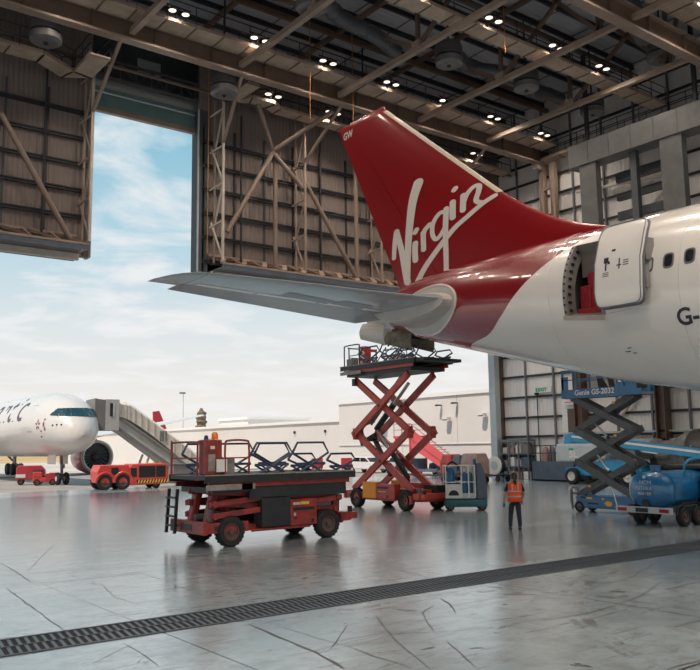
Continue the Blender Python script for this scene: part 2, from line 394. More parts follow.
struct('floor_far_field', MB().bx(-2500, 2500, 420, 2500, -0.3, 0.0), mat('pale_field', (0.62, 0.55, 0.47), 0.9, var=0.2, scale=.01))

# floor drain grate
fl = [o for o in COL.objects if o.name == 'floor'][0]
CR = [
(0.022, [(4.67, 17.84), (6.28, 17.66), (7.39, 17.26), (8.13, 17.08)]),
(0.018, [(4.35, 16.6), (5.62, 16.33), (6.66, 16.29), (7.15, 16.19)]),
(0.022, [(5.22, 20.01), (5.08, 18.12), (4.9, 16.47)]),
(0.025, [(4.37, 16.33), (4.15, 13.64), (4.0, 11.8)]),
(0.013, [(7.29, 22.74), (5.32, 18.23)]),
(0.014, [(5.87, 17.39), (5.77, 16.48)]),
(0.014, [(5.72, 15.92), (5.86, 15.4), (5.54, 13.97), (5.59, 13.03)]),
(0.014, [(6.95, 16.47), (6.98, 14.76)]),
(0.016, [(4.34, 10.64), (4.33, 10.05), (4.22, 9.29)]),
(0.016, [(3.68, 9.91), (4.39, 10.51)]),
(0.058, [(6.19, 10.61), (6.08, 9.58), (5.98, 8.62), (5.81, 7.78)]),
(0.018, [(8.15, 12.58), (8.1, 11.59)]),
(0.014, [(6.89, 14.46), (6.74, 12.89)]),
(0.014, [(6.44, 10.07), (6.44, 9.27), (6.46, 8.53)]),
(0.016, [(7.22, 9.6), (6.2, 8.59)]),
(0.016, [(7.96, 16.73), (9.0, 16.41), (9.96, 15.88), (10.84, 15.59)]),
(0.022, [(7.9, 9.79), (7.14, 8.47), (6.8, 7.74), (6.54, 7.16)]),
(0.013, [(7.72, 10.2), (8.4, 9.71), (8.74, 9.47)]),
(0.014, [(7.01, 9.26), (7.3, 8.81), (7.82, 8.44), (8.03, 8.36), (8.58, 8.14)]),
(0.036, [(9.57, 10.18), (9.39, 9.76), (8.96, 9.21)]),
(0.020, [(9.14, 9.84), (8.6, 9.54), (8.18, 8.97), (7.82, 8.44)]),
(0.020, [(7.59, 7.98), (7.19, 7.25), (6.98, 6.85)]),
(0.018, [(6.46, 8.53), (6.4, 8.01), (6.41, 7.27)]),
(0.013, [(11.17, 13.44), (10.84, 11.58)]),
(0.063, [(7.04, 7.86), (7.29, 7.85)]),
(0.063, [(11.42, 14.77), (11.55, 14.53)]),
(0.063, [(7.54, 7.51), (7.68, 7.43)]),
(0.054, [(10.45, 10.24), (10.56, 10.11)]),
(0.018, [(11.54, 10.07), (11.73, 9.24), (11.64, 8.01), (11.77, 7.48), (11.69, 6.9)]),
(0.020, [(11.39, 9.29), (12.09, 9.15), (12.98, 9.22), (13.74, 9.37), (15.54, 10.04)]),
(0.023, [(9.42, 7.98), (10.35, 7.86), (11.24, 7.96), (12.26, 8.19), (13.8, 8.76)]),
(0.036, [(8.51, 5.43), (9.1, 5.38)]),
(0.013, [(16.31, 14.18), (16.38, 11.86)]),
]
random.seed(21)
jm = mat('joint_filler', (0.07, 0.075, 0.08), 0.45, var=.3, scale=8)
for w_, pts in CR:
    P = []
    for i in range(len(pts)-1):
        a, c = V((*pts[i], 0)), V((*pts[i+1], 0)); k = max(2, int((c-a).length/.25))
        for j in range(k + (i == len(pts)-2)): P.append(a.lerp(c, j/k) + V((random.uniform(-1, 1), random.uniform(-1, 1), 0))*.012)
    b = MB(); n_ = len(P)
    for i, p in enumerate(P):
        d = (P[min(i+1, n_-1)] - P[max(i-1, 0)]).normalized(); q_ = V((-d.y, d.x, 0)); ww = w_*.42*random.uniform(.4, 1.3)*(.35 if i in (0, n_-1) else 1)
        b.v += [(p.x+q_.x*ww, p.y+q_.y*ww, .0025), (p.x-q_.x*ww, p.y-q_.y*ww, .0025)]
    for i in range(n_-1): b.f.append((2*i, 2*i+1, 2*i+3, 2*i+2)); b.m.append(0)
    b.build('floor_joint', jm, fl, recalc=False, world=True)
dr = thing('floor_drain', 'long dark steel drain grating set in the hangar floor across the foreground', 'drain', (12, 11.2, 0), radians(-1.4))
b = MB()
for y0, y1 in ((-.50, -.44), (-.02, .02), (.44, .50)): b.bx(-16, 22, y0, y1, -.03, .012)
b.build('frame', mat('grate_frame', (0.05, 0.06, 0.075), 0.5), dr)
b = MB(); x = -16
while x < 22:
    for y0, y1 in ((-.44, -.02), (.02, .44)):
        b.add([(x, y0, .006), (x+.045, y0, .006), (x+.045+.05, y1, .006), (x+.05, y1, .006), (x, y0, -.02), (x+.045, y0, -.02), (x+.095, y1, -.02), (x+.05, y1, -.02)],
              [(0,1,2,3), (0,4,5,1), (3,2,6,7), (0,3,7,4), (1,5,6,2)])
    x += 0.11
b.build('grating', mat('grate_steel', (0.10, 0.135, 0.17), 0.45, metal=.3), dr)
MB().bx(-16, 22, -.5, .5, -.02, .001).build('channel', mat('channel_black', (0.008, 0.01, 0.014), .9, var=0), dr)

# ================================================================== HANGAR SHELL
HB = 12.35; HT = 27.0
def ibeam(mb, p, q, w, h):
    """I section: two flanges and a web"""
    p, q = V(p), V(q); d = (q-p).normalized(); up = V((0,0,1)) if abs(d.z) < .9 else V((0,1,0))
    r = d.cross(up).normalized(); u = r.cross(d)
    mb.bar(p + u*(h/2-.03), q + u*(h/2-.03), w, .06, up=u); mb.bar(p - u*(h/2-.03), q - u*(h/2-.03), w, .06, up=u)
    mb.bar(p, q, .05, h-.06, up=u)
# front (door) wall: two upper leaves with the tail slot between them
for tagname, x0, x1 in (('left', -34, 14.35), ('right', 20.7, 46)):
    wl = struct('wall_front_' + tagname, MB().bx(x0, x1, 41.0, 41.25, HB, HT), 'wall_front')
    z = 13.0
    while z < 20.5:
        rr = MB(); ibeam(rr, (x0+.15, 40.88, z), (x1-.15, 40.88, z), .16, .2); rr.build('wall_rail', 'steel_dark', wl, world=True); z += 1.4
    x = x1 - .2 if tagname == 'left' else x0 + .2
    k = 0
    while (x > x0 if tagname == 'left' else x < x1):
        MB().bx(x-.05, x+.05, 40.9, 40.995, HB, 21.0).build('wall_post', 'steel_dark' if k % 2 else 'slotdark', wl, world=True)
        x += -2.05 if tagname == 'left' else 2.05; k += 1
# rear recess above the slot
struct('wall_front_recess', MB().bx(13.9, 21.3, 42.9, 43.1, 22.0, HT), 'slotdark')
struct('wall_front_recess_side', MB().bx(13.8, 13.95, 41.2, 43.1, 12.6, HT).bx(21.25, 21.4, 41.2, 43.1, 12.6, HT), 'slotdark')
struct('trim_slot_jamb', MB().bx(14.35, 14.5, 40.9, 41.5, HB, 21.5), 'grey')
struct('trim_slot_jamb', MB().bx(20.56, 20.63, 40.9, 41.0, HB, 21.9), 'palegrey')
struct('trim_slot_edge', MB().bx(20.63, 21.2, 40.9, 41.0, HB, 21.9).bx(20.63, 20.72, 41.0, 41.5, HB, 21.9), 'slotdark')
sh = thing('roller_door', 'rolled-up teal slatted door leaf above the tall slot where sky shows', 'door', (17.5, 41.9, 20.7))
MB().bx(14.5, 20.8, 41.6, 41.9, 20.7, 20.95).build('bottom_beam', 'steel', sh, world=True)
b = MB()
for i in range(5): b.bx(14.5, 20.8, 41.62+.04*i, 41.9+.04*i, 20.95+i*.24, 21.17+i*.24)
b.build('slats', 'slotgreen', sh, world=True)
MB().tube([(14.5, 41.55, 21.75), (20.8, 41.55, 21.75)], .06).build('track_rail', 'palegrey', sh, world=True)
tb = thing('lattice_beam', 'shallow dark lattice beam with grey soffit spanning above the tall slot', 'beam', (17.5, 41.2, 22.5))
MB().bx(13.9, 21.3, 41.25, 42.9, 22.35, 22.45).build('soffit', 'drum', tb, world=True)
b = MB(); b.bar((14, 41.2, 22.5), (21.2, 41.2, 22.5), .12); b.bar((14, 41.2, 23.5), (21.2, 41.2, 23.5), .12)
for i in range(8):
    xx = 14.2 + i*.9; b.bar((xx, 41.2, 22.5), (xx, 41.2, 23.5), .06); b.bar((xx, 41.2, 22.5 if i % 2 else 23.5), (xx+.9, 41.2, 23.5 if i % 2 else 22.5), .05)
b.build('lattice', 'drum', tb, world=True)
vt = MB().bx(17.6, 19.0, 42.75, 42.88, 24.0, 24.9)
for i in range(5): vt.bx(17.65, 18.95, 42.7, 42.76, 24.05+i*.17, 24.14+i*.17)
tag(vt.build('louvre_vent', 'palegrey'), 'small pale louvred vent on the dark wall above the tall slot', 'vent')

# right, left, back walls
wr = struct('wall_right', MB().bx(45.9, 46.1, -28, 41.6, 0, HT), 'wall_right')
for z in [1.6, 3.0, 4.35, 5.8, 7.3, 8.8] + [10.2 + 1.4*i for i in range(12)]:
    if z < HT: rr = MB(); ibeam(rr, (45.78, -27, z), (45.78, 41.3, z), .1, .16); rr.build('wall_rail', 'steel_dark', wr, world=True)
y = 39.1
while y > 2:
    MB().bx(45.72, 45.84, y-.06, y+.06, 0, HT).build('wall_post', 'grey', wr, world=True); y -= 2.5
struct('wall_left', MB().bx(-34.2, -34, -28, 41.2, 14, HT), 'wall_plain')  # unseen wall, left open below so sky light fills the hangar
struct('wall_back', MB().bx(-34, 46, -28.2, -28, 14, HT), 'wall_plain')  # also stops well above the floor to admit sky fill from behind
struct('trim_slot_post', MB().bx(44.95, 45.45, 41.3, 41.9, 0, HB), 'palegrey')
struct('trim_slot_post', MB().bx(45.45, 46.1, 41.3, 42.0, 0, HB), 'brownsteel')

# ceiling: deck + purlins running along X
struct('ceiling', MB().bx(-34.2, 46.1, -28.2, 43.1, HT, HT+.25), 'ceiling')
cl = [o for o in COL.objects if o.name == 'ceiling'][0]
y = 41.9
while y > 4:
    rr = MB(); ibeam(rr, (-34, y, HT-.16), (45.9, y, HT-.16), .14, .28); rr.build('purlin', 'steel_dark', cl, world=True); y -= 1.85
x = -4
while x < 46:
    MB().bx(x-.03, x+.03, 4, 42, HT-.05, HT-.01).build('deck_seam', 'drum', cl, world=True); x += 3.1

# right wall columns and braces
for i, (yy, lab) in enumerate(((34.1, 'brown steel wall column beside the small doorway on the right wall'), (28.1, 'brown steel wall column rising behind the tarpaulin covered engine'))):
    b = MB(); b.bx(45.0, 45.7, yy-.32, yy-.26, 0, 12); b.bx(45.0, 45.7, yy+.26, yy+.32, 0, 12); b.bx(45.3, 45.4, yy-.26, yy+.26, 0, 12)
    tag(b.build('wall_column', 'brownsteel'), lab, 'column')
def brace(p, q, wd, lab, m='steel', name='steel_brace'):
    b = MB(); b.tube([p, q], wd/2, 10); return tag(b.build(name, m, smooth=True), lab, 'brace')
brace((45.58, 28.6, 7.0), (45.58, 31.2, 4.2), .28, 'pale diagonal brace on the right wall descending left from the column behind the wrapped engine', 'steel_light')
brace((45.6, 33.7, 19.6), (45.6, 26.5, 18.9), .22, 'thin pale brace sloping across the dark bay under the grey dock beam', 'steel_light')
brace((45.6, 26.4, 18.6), (45.6, 30.8, 15.2), .22, 'pale diagonal brace under the dock beam just above the fuselage', 'steel_light')

# ---- header wall posts (lattice) with V braces
POSTX = [(7.8, 'dim'), (14.0, 'tall'), (21.55, 'tall'), (27.15, 'tall'), (33.1, 'tall'), (39.2, 'dim')]
plab = ['lattice wind post at far left on the front wall', 'pale lattice wind post on the left edge of the tall sky slot',
        'bright lattice wind post just right of the tall sky slot', 'pale lattice wind post halfway between the sky slot and the tail fin',
        'lattice wind post partly hidden behind the red fin', 'lattice wind post behind the fin near the hangar corner']
blab = ['raking brace from the far left wind post up to the girder', 'raking brace from the slot left post up to the girder',
        'raking brace from the bright post right of the slot up to the girder', 'raking brace rising to the girder left of the fin tip',
        'raking brace passing behind the fin up to the girder', 'raking brace near the hangar corner up to the girder']
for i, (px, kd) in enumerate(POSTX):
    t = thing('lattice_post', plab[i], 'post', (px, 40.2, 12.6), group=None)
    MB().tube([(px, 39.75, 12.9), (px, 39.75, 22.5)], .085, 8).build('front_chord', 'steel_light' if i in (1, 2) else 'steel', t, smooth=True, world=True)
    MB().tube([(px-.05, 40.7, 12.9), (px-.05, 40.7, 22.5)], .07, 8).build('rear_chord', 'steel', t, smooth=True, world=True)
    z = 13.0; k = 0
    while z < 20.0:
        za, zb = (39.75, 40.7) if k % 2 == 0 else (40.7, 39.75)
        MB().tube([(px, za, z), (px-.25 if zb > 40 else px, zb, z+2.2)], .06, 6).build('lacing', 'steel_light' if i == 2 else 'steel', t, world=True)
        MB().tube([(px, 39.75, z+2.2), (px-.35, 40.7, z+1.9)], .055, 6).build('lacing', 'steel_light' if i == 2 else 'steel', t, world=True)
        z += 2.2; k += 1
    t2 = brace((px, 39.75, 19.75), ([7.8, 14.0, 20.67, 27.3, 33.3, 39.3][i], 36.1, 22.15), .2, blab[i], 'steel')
# big diagonals on the header wall
dl = [((2.3, 39.9, 21.2), (7.3, 39.9, 12.9), 'large diagonal brace descending right across the upper left wall panel'),
      ((9.6, 39.9, 18.6), (13.1, 39.9, 12.9), 'long diagonal brace descending right across the left wall panel beside the sky slot'),
      ((21.9, 39.9, 14.6), (24.95, 39.9, 19.9), 'diagonal brace rising right from the bottom corner beside the sky slot'),
      ((24.95, 39.9, 19.9), (27.1, 39.9, 18.1), 'short diagonal brace dropping right to the middle wind post'),
      ((27.3, 39.9, 18.5), (31.2, 39.9, 12.9), 'diagonal brace descending right from the middle wind post'),
      ((24.95, 39.9, 20.0), (27.6, 37.4, 22.3), 'diagonal brace rising right from the wall node towards the girder'),
      ((24.95, 39.9, 20.0), (23.2, 38.7, 22.1), 'short strut from the wall node up to the walkway'),
      ((25.3, 40.2, 12.9), (25.3, 40.2, 20.0), 'vertical strut below the wall node left of the middle wind post'),
      ((31.4, 40.2, 12.9), (31.4, 40.2, 20.5), 'vertical strut between the middle wind post and the fin')]
for p_, q_, lb in dl: brace(p_, q_, .28, lb, 'brownbrace')
# bottom girder of each upper leaf
for nm, x0, x1, lb in (('l', -10, 13.7, 'horizontal lattice girder with pale laced top along the bottom of the left upper wall'),
                       ('r', 21.2, 45.0, 'horizontal lattice girder with pale laced top along the bottom of the right upper wall')):
    t = thing('door_head_girder', lb, 'girder', ((x0+x1)/2, 40.2, HB))
    b = MB(); b.bx(x0, x1, 39.0, 39.15, HB-.08, HB+.12); b.bx(x0, x1, 41.0, 41.15, HB-.25, HB+.5)
    b.build('fascia', 'greyblue', t, world=True)
    MB().bx(x0, x1, 39.2, 41.1, HB-.02, HB+.03).build('soffit', 'drum', t, world=True)
    MB().bx(x0, x1, 40.3, 40.5, HB-.35, HB-.02).build('guide_rail', 'steel_light', t, world=True)
    b = MB(); b.bar((x0, 39.1, HB+.22), (x1, 39.1, HB+.22), .12); b.bar((x0, 40.8, HB+1.0), (x1, 40.8, HB+1.0), .14)
    x = x1 if nm == 'l' else x0; k = 0; st = -1.35 if nm == 'l' else 1.35
    while x0-.01 <= x + st*1 <= x1+.01:
        b.bar((x, 39.1, HB+.25), (x+st*.75, 40.8, HB+1.0), .26, .12); b.bar((x+st, 40.8, HB+1.0), (x+st, 39.1, HB+.25), .1, .08)
        x += st
    b.build('top_lacing', 'steel', t, world=True)

# ================================================================== ROOF STRUCTURE
def girder(y, label):
    t = thing('roof_girder', label, 'girder', (20, y, 22.1))
    b = MB(); b.bx(-20, 45.8, y-.03, y+.03, 22.2, 23.1)
    x = -19
    while x < 45: b.bx(x-.03, x+.03, y-.2, y+.2, 22.2, 23.1); x += 3.15
    b.build('web', 'girder', t, world=True)
    MB().bx(-20, 45.8, y-.26, y+.26, 22.08, 22.2).build('bottom_flange', 'steel', t, world=True)
    MB().bx(-20, 45.8, y-.26, y+.26, 23.1, 23.2).build('top_flange', 'steel', t, world=True)
    return t
girder(36.05, 'long brown steel girder running below the roof from top left to the hangar corner')
girder(20.95, 'brown steel girder crossing the top right corner of the view')
girder(5.8, 'brown steel girder above the camera side of the hangar floor')
girder(-5.2, 'brown steel girder over the hangar floor behind the viewpoint')  # unseen girder added to carry the fill floodlights
# trusses along Y
TX = [2.05, 8.35, 14.4, 20.4, 26.85, 33.05, 39.15]
tl = ['roof truss at far left above the left wall panel', 'roof truss second from the left above the left panel', 'roof truss crossing above the sky slot left edge',
      'roof truss crossing the girder right of the sky slot', 'roof truss whose bottom chord crosses above the fin tip', 'roof truss crossing above the white logo on the fin',
      'roof truss nearest the right wall meeting the corner of the girders']
for X, lb in zip(TX, tl):
    t = thing('roof_truss', 'brown steel ' + lb, 'truss', (X, 28.5, 22.3))
    for (ya, yb) in ((20.95, 36.05), (5.8, 20.95), (36.3, 41.0)):
        if yb < 41: MB().bx(X-.14, X+.14, ya+.28, yb-.28, 22.35, 22.62).build('bottom_chord', 'steel', t, world=True)
    MB().bx(X-.12, X+.12, 5.8, 41, 26.2, 26.45).build('top_chord', 'steel_dark' and 'girder', t, world=True)
    for yn in (29.0, 22.6, 13.4):
        for a, c in (((yn, 22.6), (yn, 26.2)), ((yn, 22.6), (yn+6.0, 26.2)) if yn != 22.6 else ((yn, 22.6), (yn+3.2, 26.2)), ((yn, 22.6), (yn-5.4, 26.2)) if yn == 29.0 else ((yn, 22.6), (yn-1.0, 26.2))):
            MB().bar((X, a[0], a[1]), (X, c[0], c[1]), .17, .2).build('web_member', 'girder', t, world=True)
    MB().bx(X-.2, X+.2, 28.7, 29.3, 22.55, 22.9).build('gusset', 'steel', t, world=True)
# X-direction ties between trusses
for i, (yy, zz) in enumerate(((29.0, 26.3), (35.9, 26.2), (22.6, 26.3), (39.6, 22.4))):
    h_ = .05 if i == 3 else .14; b = MB(); b.bx(-19, 45.7, yy-.1, yy+.1, zz-h_, zz+h_)
    tag(b.build('roof_tie', 'girder'), ['long roof tie beam along the middle of the roof trusses', 'long roof tie beam high above the main girder', 'long roof tie beam high beside the right hand girder', 'slender tie beam joining the heads of the wind posts'][i], 'beam')

# catwalks
def catwalk(pts, w, z, label, rail_sides=(0, 1), posts=1.5):
    """pts: centreline (x,y); a panelled underside, kick boards and two-bar handrails"""
    t = thing('catwalk', label, 'walkway', (pts[0][0], pts[0][1], z))
    P = [V((p[0], p[1], 0)) for p in pts]; n = []
    for i in range(len(P)):
        a = (P[min(i+1, len(P)-1)] - P[max(i-1, 0)]).normalized(); n.append(V((-a.y, a.x, 0)))
    L_ = [p + q*(w/2) for p, q in zip(P, n)]; R_ = [p - q*(w/2) for p, q in zip(P, n)]
    dk = MB(); seam = MB()
    for i in range(len(P)-1):
        a, b_, c, d = L_[i], L_[i+1], R_[i+1], R_[i]
        dk.add([(p.x, p.y, zz) for zz in (z-.05, z+.05) for p in (a, b_, c, d)], [(0,1,2,3),(7,6,5,4),(0,4,5,1),(1,5,6,2),(2,6,7,3),(3,7,4,0)])
        ln = (P[i+1]-P[i]).length; k = max(1, int(ln/1.5))
        for j in range(k+1):
            u = j/k; p1 = a.lerp(b_, u); p2 = d.lerp(c, u)
            seam.bar((p1.x, p1.y, z-.07), (p2.x, p2.y, z-.07), .07, .05)
    nv = len(dk.v); dk.v += seam.v; dk.f += [tuple(i+nv for i in f) for f in seam.f]; dk.m += [1]*len(seam.f); dk.build('deck', ['underpanel', 'girder'], t, world=True)
    for sd, E_ in ((0, L_), (1, R_)):
        if sd not in rail_sides: continue
        b = MB(); 
        for h in (.55, 1.05): b.tube([(p.x, p.y, z+h) for p in E_], .03, 6)
        for i in range(len(P)-1):
            ln = (E_[i+1]-E_[i]).length; k = max(1, int(ln/posts))
            for j in range(k+1):
                p = E_[i].lerp(E_[i+1], j/k); b.tube([(p.x, p.y, z), (p.x, p.y, z+1.05)], .025, 5)
        b.build('handrail', 'steel_dark', t, world=True)
        b = MB()
        for i in range(len(P)-1): b.bar((E_[i].x, E_[i].y, z+.06), (E_[i+1].x, E_[i+1].y, z+.06), .03, .16)
        b.build('kick_board', 'steel', t, world=True)
    return t
catwalk([(-18, 35.0), (44.6, 35.0)], 1.15, 22.98, 'panelled steel walkway with handrails alongside the long girder above the fin')
catwalk([(4, 26.55), (44.6, 26.55)], .95, 23.0, 'panelled steel walkway hung under the roof between the two girders at upper right')
catwalk([(4, 19.7), (44.6, 19.7)], 1.3, 23.4, 'panelled steel walkway beyond the girder in the top right corner')
catwalk([(45.0, 35.9), (45.0, 21.6)], .8, 22.3, 'dim steel walkway along the right wall above the dock beam')
catwalk([(-6, 38.4), (10.9, 38.4), (12.5, 39.4), (13.2, 39.0), (13.2, 36.6)], 1.0, 21.25, 'pale walkway with a dog-leg above the left wall panel', posts=1.1)
catwalk([(21.7, 36.6), (21.7, 39.2), (22.6, 38.5), (23.9, 38.5), (24.6, 38.95), (44.5, 38.95)], .85, 22.12, 'pale walkway along the front wall to the right of the tall slot', posts=1.3)

# floodlight pairs: housing, lens (emitting) and a real spot light below each
def lampmesh():
    t = thing('floodlight_pair', '-', 'light', (0, 0, 0))
    MB().bar((-.62, 0, .24), (.62, 0, .24), .05).bar((0, 0, .24), (0, .56, -.2), .07).build('bracket', 'steel_dark', t)
    for dx in (-.34, .34):
        MB().lathe([(.06, .24), (.10, .16), (.19, 0.02), (.21, 0)], (dx, 0, 0), 'Z', 20).build('housing', 'drum', t, smooth=True)
        MB().lathe([(.001, -.03), (.10, -.025), (.18, -.005), (.18, .0)], (dx, 0, -.004), 'Z', 20).build('lens', 'lamp', t, smooth=True)
    return t
LP = []
for i, x in enumerate((6.6, 11.3, 16.0, 20.5, 24.8, 29.3, 33.7, 37.9, 42.8)): LP.append((x, 34.0, 23.2, 'girder walkway'))
for i, x in enumerate((11.0, 15.4, 20.0, 24.5, 28.8, 33.6, 37.6)): LP.append((x, 25.6, 23.2, 'upper right walkway'))
for i, x in enumerate((23.8, 28.05, 40.4)): LP.append((x, 38.0, 22.5, 'front wall walkway'))
for x in (8.0, 15.0, 22.0, 29, 36.4): LP.append((x, 18.8, 23.6, 'top right corner walkway'))
for x in (-12.0, -4.0, 4.0, 12.0, 20.0, 28.0): LP.append((x, 5.0, 22.35, 'near girder, added as fill'))  # unseen row added to brighten surfaces facing the camera
for x in (-12.0, -4.0, 4.0, 12.0, 20.0, 28.0): LP.append((x, -6.0, 22.35, 'roof behind the viewer, added as fill'))  # second added row, out of view, more fill from the camera side
cnt = {}; tot = {}
for l in LP: tot[l[3]] = tot.get(l[3], 0) + 1
lamp0 = lampmesh(); ORD = ['first', 'second', 'third', 'fourth', 'fifth', 'sixth', 'seventh', 'eighth', 'ninth', 'tenth', 'eleventh', 'twelfth']
for i, (x, y, z, wn) in enumerate(LP):
    vis = {'girder walkway': x > 15, 'upper right walkway': x > 28, 'front wall walkway': True, 'top right corner walkway': x > 36}.get(wn, False)
    k = cnt.get((wn, vis), 0); cnt[(wn, vis)] = k+1
    lb = 'pair of glowing round floodlights on the %s, %s from the left' % (wn, ORD[k]) if vis else 'unseen floodlight pair on the %s, %s of its row' % (wn, ORD[k])
    if i == 0: o = lamp0; o.location = (x, y, z); o['label'] = lb
    else: o = dup(lamp0, (x, y, z), label=lb)
    o['group'] = 'floodlight pairs on the walkways'
    ld = bpy.data.lights.new('floodlight_beam', 'SPOT'); ld.energy = LAMP_W * (3.8 if y < 10 else .45 if x > 41 else 1); ld.color = (1.0, 0.85, 0.71); ld.spot_size = radians(150); ld.spot_blend = .6; ld.shadow_soft_size = .3
    lo = bpy.data.objects.new('floodlight_beam', ld); COL.objects.link(lo); lo.parent = o; lo.location = (0, 0, -.1)
# drum heaters
def drum():
    t = thing('drum_heater', '-', 'heater', (0, 0, 0))
    MB().lathe([(.3, 1.5), (.75, 1.35), (.82, 1.1), (.82, .65), (.84, .63), (.84, .57)], (0,0,0), n=28).build('casing', 'drum', t, smooth=True)
    MB().lathe([(.80, .62), (.80, .42), (.79, .40)], (0,0,0), n=28).build('dark_band', 'black', t, smooth=True)
    MB().lathe([(.82, .45), (.80, .12), (.6, .0), (.58, 0), (.1, .04), (.001, .04)], (0,0,0), n=28, cap=False).build('lower_bowl', 'drum_light', t, smooth=True)
    MB().cyl((0, 0, -.06), (0, 0, .05), .09, .14, 12).build('nozzle', 'black', t)
    MB().cyl((0, 0, 1.45), (0, 0, 6.3), .06, n=8).build('hanger', 'steel_dark', t)
    t.scale = (.9, .9, .9)
    return t
dd = drum(); first = True
for x, y, z, lb in ((10.75, 37.1, 21.35, 'grey drum-shaped roof heater above the left walkway dog-leg'), (20.2, 37.2, 21.25, 'grey drum-shaped roof heater at the top right of the sky slot'),
                    (29.9, 37.4, 22.2, 'dark drum-shaped roof heater just left of the fin tip'), (20.6, 29.5, 22.7, 'dark drum-shaped roof heater at the top edge of the view above the slot'),
                    (29.6, 29.6, 22.6, 'dark drum-shaped roof heater above the red fin between two trusses'), (35.6, 29.4, 22.7, 'dark drum-shaped roof heater above the white logo beneath the upper right walkway'),
                    (41.8, 29.4, 22.7, 'dark drum-shaped roof heater above the end of the grey dock beam'), (39.7, 23.3, 23.2, 'dark round roof heater by the girder in the top right corner')):
    if first: dd.location = (x, y, z); dd['label'] = lb; first = False
    else: dup(dd, (x, y, z), label=lb)
for o in COL.objects:
    if o.name.startswith('drum_heater'): o['group'] = 'drum heaters under the roof'
# ducts
def duct(pts, r, lab):
    P = smoothpath(pts, 6); t = thing('air_duct', lab, 'duct', pts[0])
    MB().tube(P, r, 16).build('pipe', 'duct', t, smooth=True, world=True)
    for i in range(3, len(P)-1, 5):
        d = (P[i+1]-P[i-1]).normalized()*.06
        MB().tube([P[i]-d, P[i]+d], r*1.07, 16).build('band', 'duct', t, smooth=True, world=True)
duct([(16.8, 30.5, 24.2), (18.0, 31.2, 24.6), (19.5, 31.0, 24.6), (21.2, 30.2, 24.4), (23.6, 31.4, 24.3), (26.5, 32.0, 24.4), (28.5, 32.6, 24.3)], .42, 'fat dark air duct snaking under the roof above the long girder')
duct([(21.2, 30.4, 24.2), (22.2, 28.8, 24.4), (22.6, 26.5, 24.8), (22.7, 22.0, 24.8)], .40, 'dark air duct branch rising towards the top edge of the view')
duct([(30.0, 30.2, 24.0), (31.5, 31.0, 24.4), (33.5, 31.6, 24.4), (35.5, 30.6, 24.2), (38.0, 31.5, 24.5), (41.5, 31.5, 24.5)], .40, 'dark air duct looping behind the roof trusses above the logo')
duct([(34.5, 22.2, 26.6), (36.0, 22.7, 24.8), (38.2, 23.2, 24.2)], .6, 'fat grey air duct end near the girder in the top right corner')
# hanging orange cables
for x, y, z1, lab in ((20.3, 39.2, 13.0, 'thin orange cable hanging at the right edge of the sky slot'), (24.0, 34.6, 20.0, 'thin orange cable hanging from the roof in front of the girder'),
                      (27.4, 35.2, 20.5, 'thin orange cable hanging in front of the girder left of the fin tip'), (30.0, 26.0, 22.0, 'thin cable hanging beside the heater above the fin')):
    tag(MB().tube([(x, y, 26.8), (x+.02, y, (26.8+z1)/2), (x, y, z1)], .02, 6).build('hanging_cable', 'ocable'), lab, 'cable')
# thin seams / conduits on the front wall
for x, lab in ((23.2, 'dark conduit running down the wall right of the bright wind post'), (28.9, 'dark conduit running down the wall right of the middle wind post'), (11.9, 'dark conduit running down the left wall panel')):
    tag(MB().tube([(x, 40.6, 12.9), (x, 40.6, 22)], .06, 6).build('conduit', 'steel_dark'), lab, 'pipe')
# corner columns under the girder end
for yy, lb in ((36.15, 'tan steel column under the girder end at the hangar corner'), (35.2, 'second tan steel column beside the corner column above the fuselage')):
    b = MB(); b.bx(44.9, 45.3, yy-.2, yy-.16, 11, 22.1); b.bx(44.9, 45.3, yy+.16, yy+.2, 11, 22.1); b.bx(45.05, 45.15, yy-.16, yy+.16, 11, 22.1); b.bx(45.0, 45.85, yy-.2, yy+.2, 10.6, 11.0)
    tag(b.build('corner_column', 'steel'), lb, 'column')
for z in range(13, 22, 2):
    pass
tag(MB().bx(44.4, 44.9, 36.0, 36.4, 21.75, 22.09).build('junction_box', 'steel_light'), 'small square box under the girder end near the corner column', 'box')
tag(MB().bar((45.0, 36.0, 20.2), (45.0, 35.35, 20.35), .15).build('column_tie', 'steel'), 'short tie between the two corner columns', 'beam')

# suspended tail dock (grey clad beam, legs, platform hidden behind the aircraft)
t = thing('tail_dock', 'grey panelled overhead dock beam with two legs above the white fuselage at right', 'dock', (40.6, 26, 9))
b = MB(); b.bx(40.0, 41.2, 8.0, 30.1, 19.07, 20.45); b.build('beam', 'dock', t, world=True)
b = MB(); y = 30.1
while y > 8: b.bx(39.985, 40.0, y-.05, y-.01, 19.1, 20.43); y -= 1.45
b.build('panel_joints', 'dock_dark', t, world=True)
for y0, y1 in ((28.2, 29.35), (22.7, 24.0)): MB().bx(40.1, 40.6, y0, y1, 9.3, 19.07).build('leg', 'dock', t, world=True)
MB().bx(39.5, 42.5, 12, 30.5, 9.0, 9.3).build('platform', 'dock_dark', t, world=True)
for y in (29, 22, 15, 9.5): MB().bx(40.5, 40.7, y-.1, y+.1, 20.45, 26.2).build('hanger', 'steel_dark', t, world=True)
b = MB()
for z in (10.4, 12.2, 13.2, 14.5, 15.6, 16.8, 17.9): b.bx(41.6, 41.9, 24.1, 27.9, z, z+.5 if z not in (13.2, 16.8) else z+.3)
b.build('rear_louvres', 'dock_dark', t, world=True)
MB().bx(40.4, 40.75, 25.7, 26.1, 9.3, 19.07).build('centre_post', 'dock_dark', t, world=True)
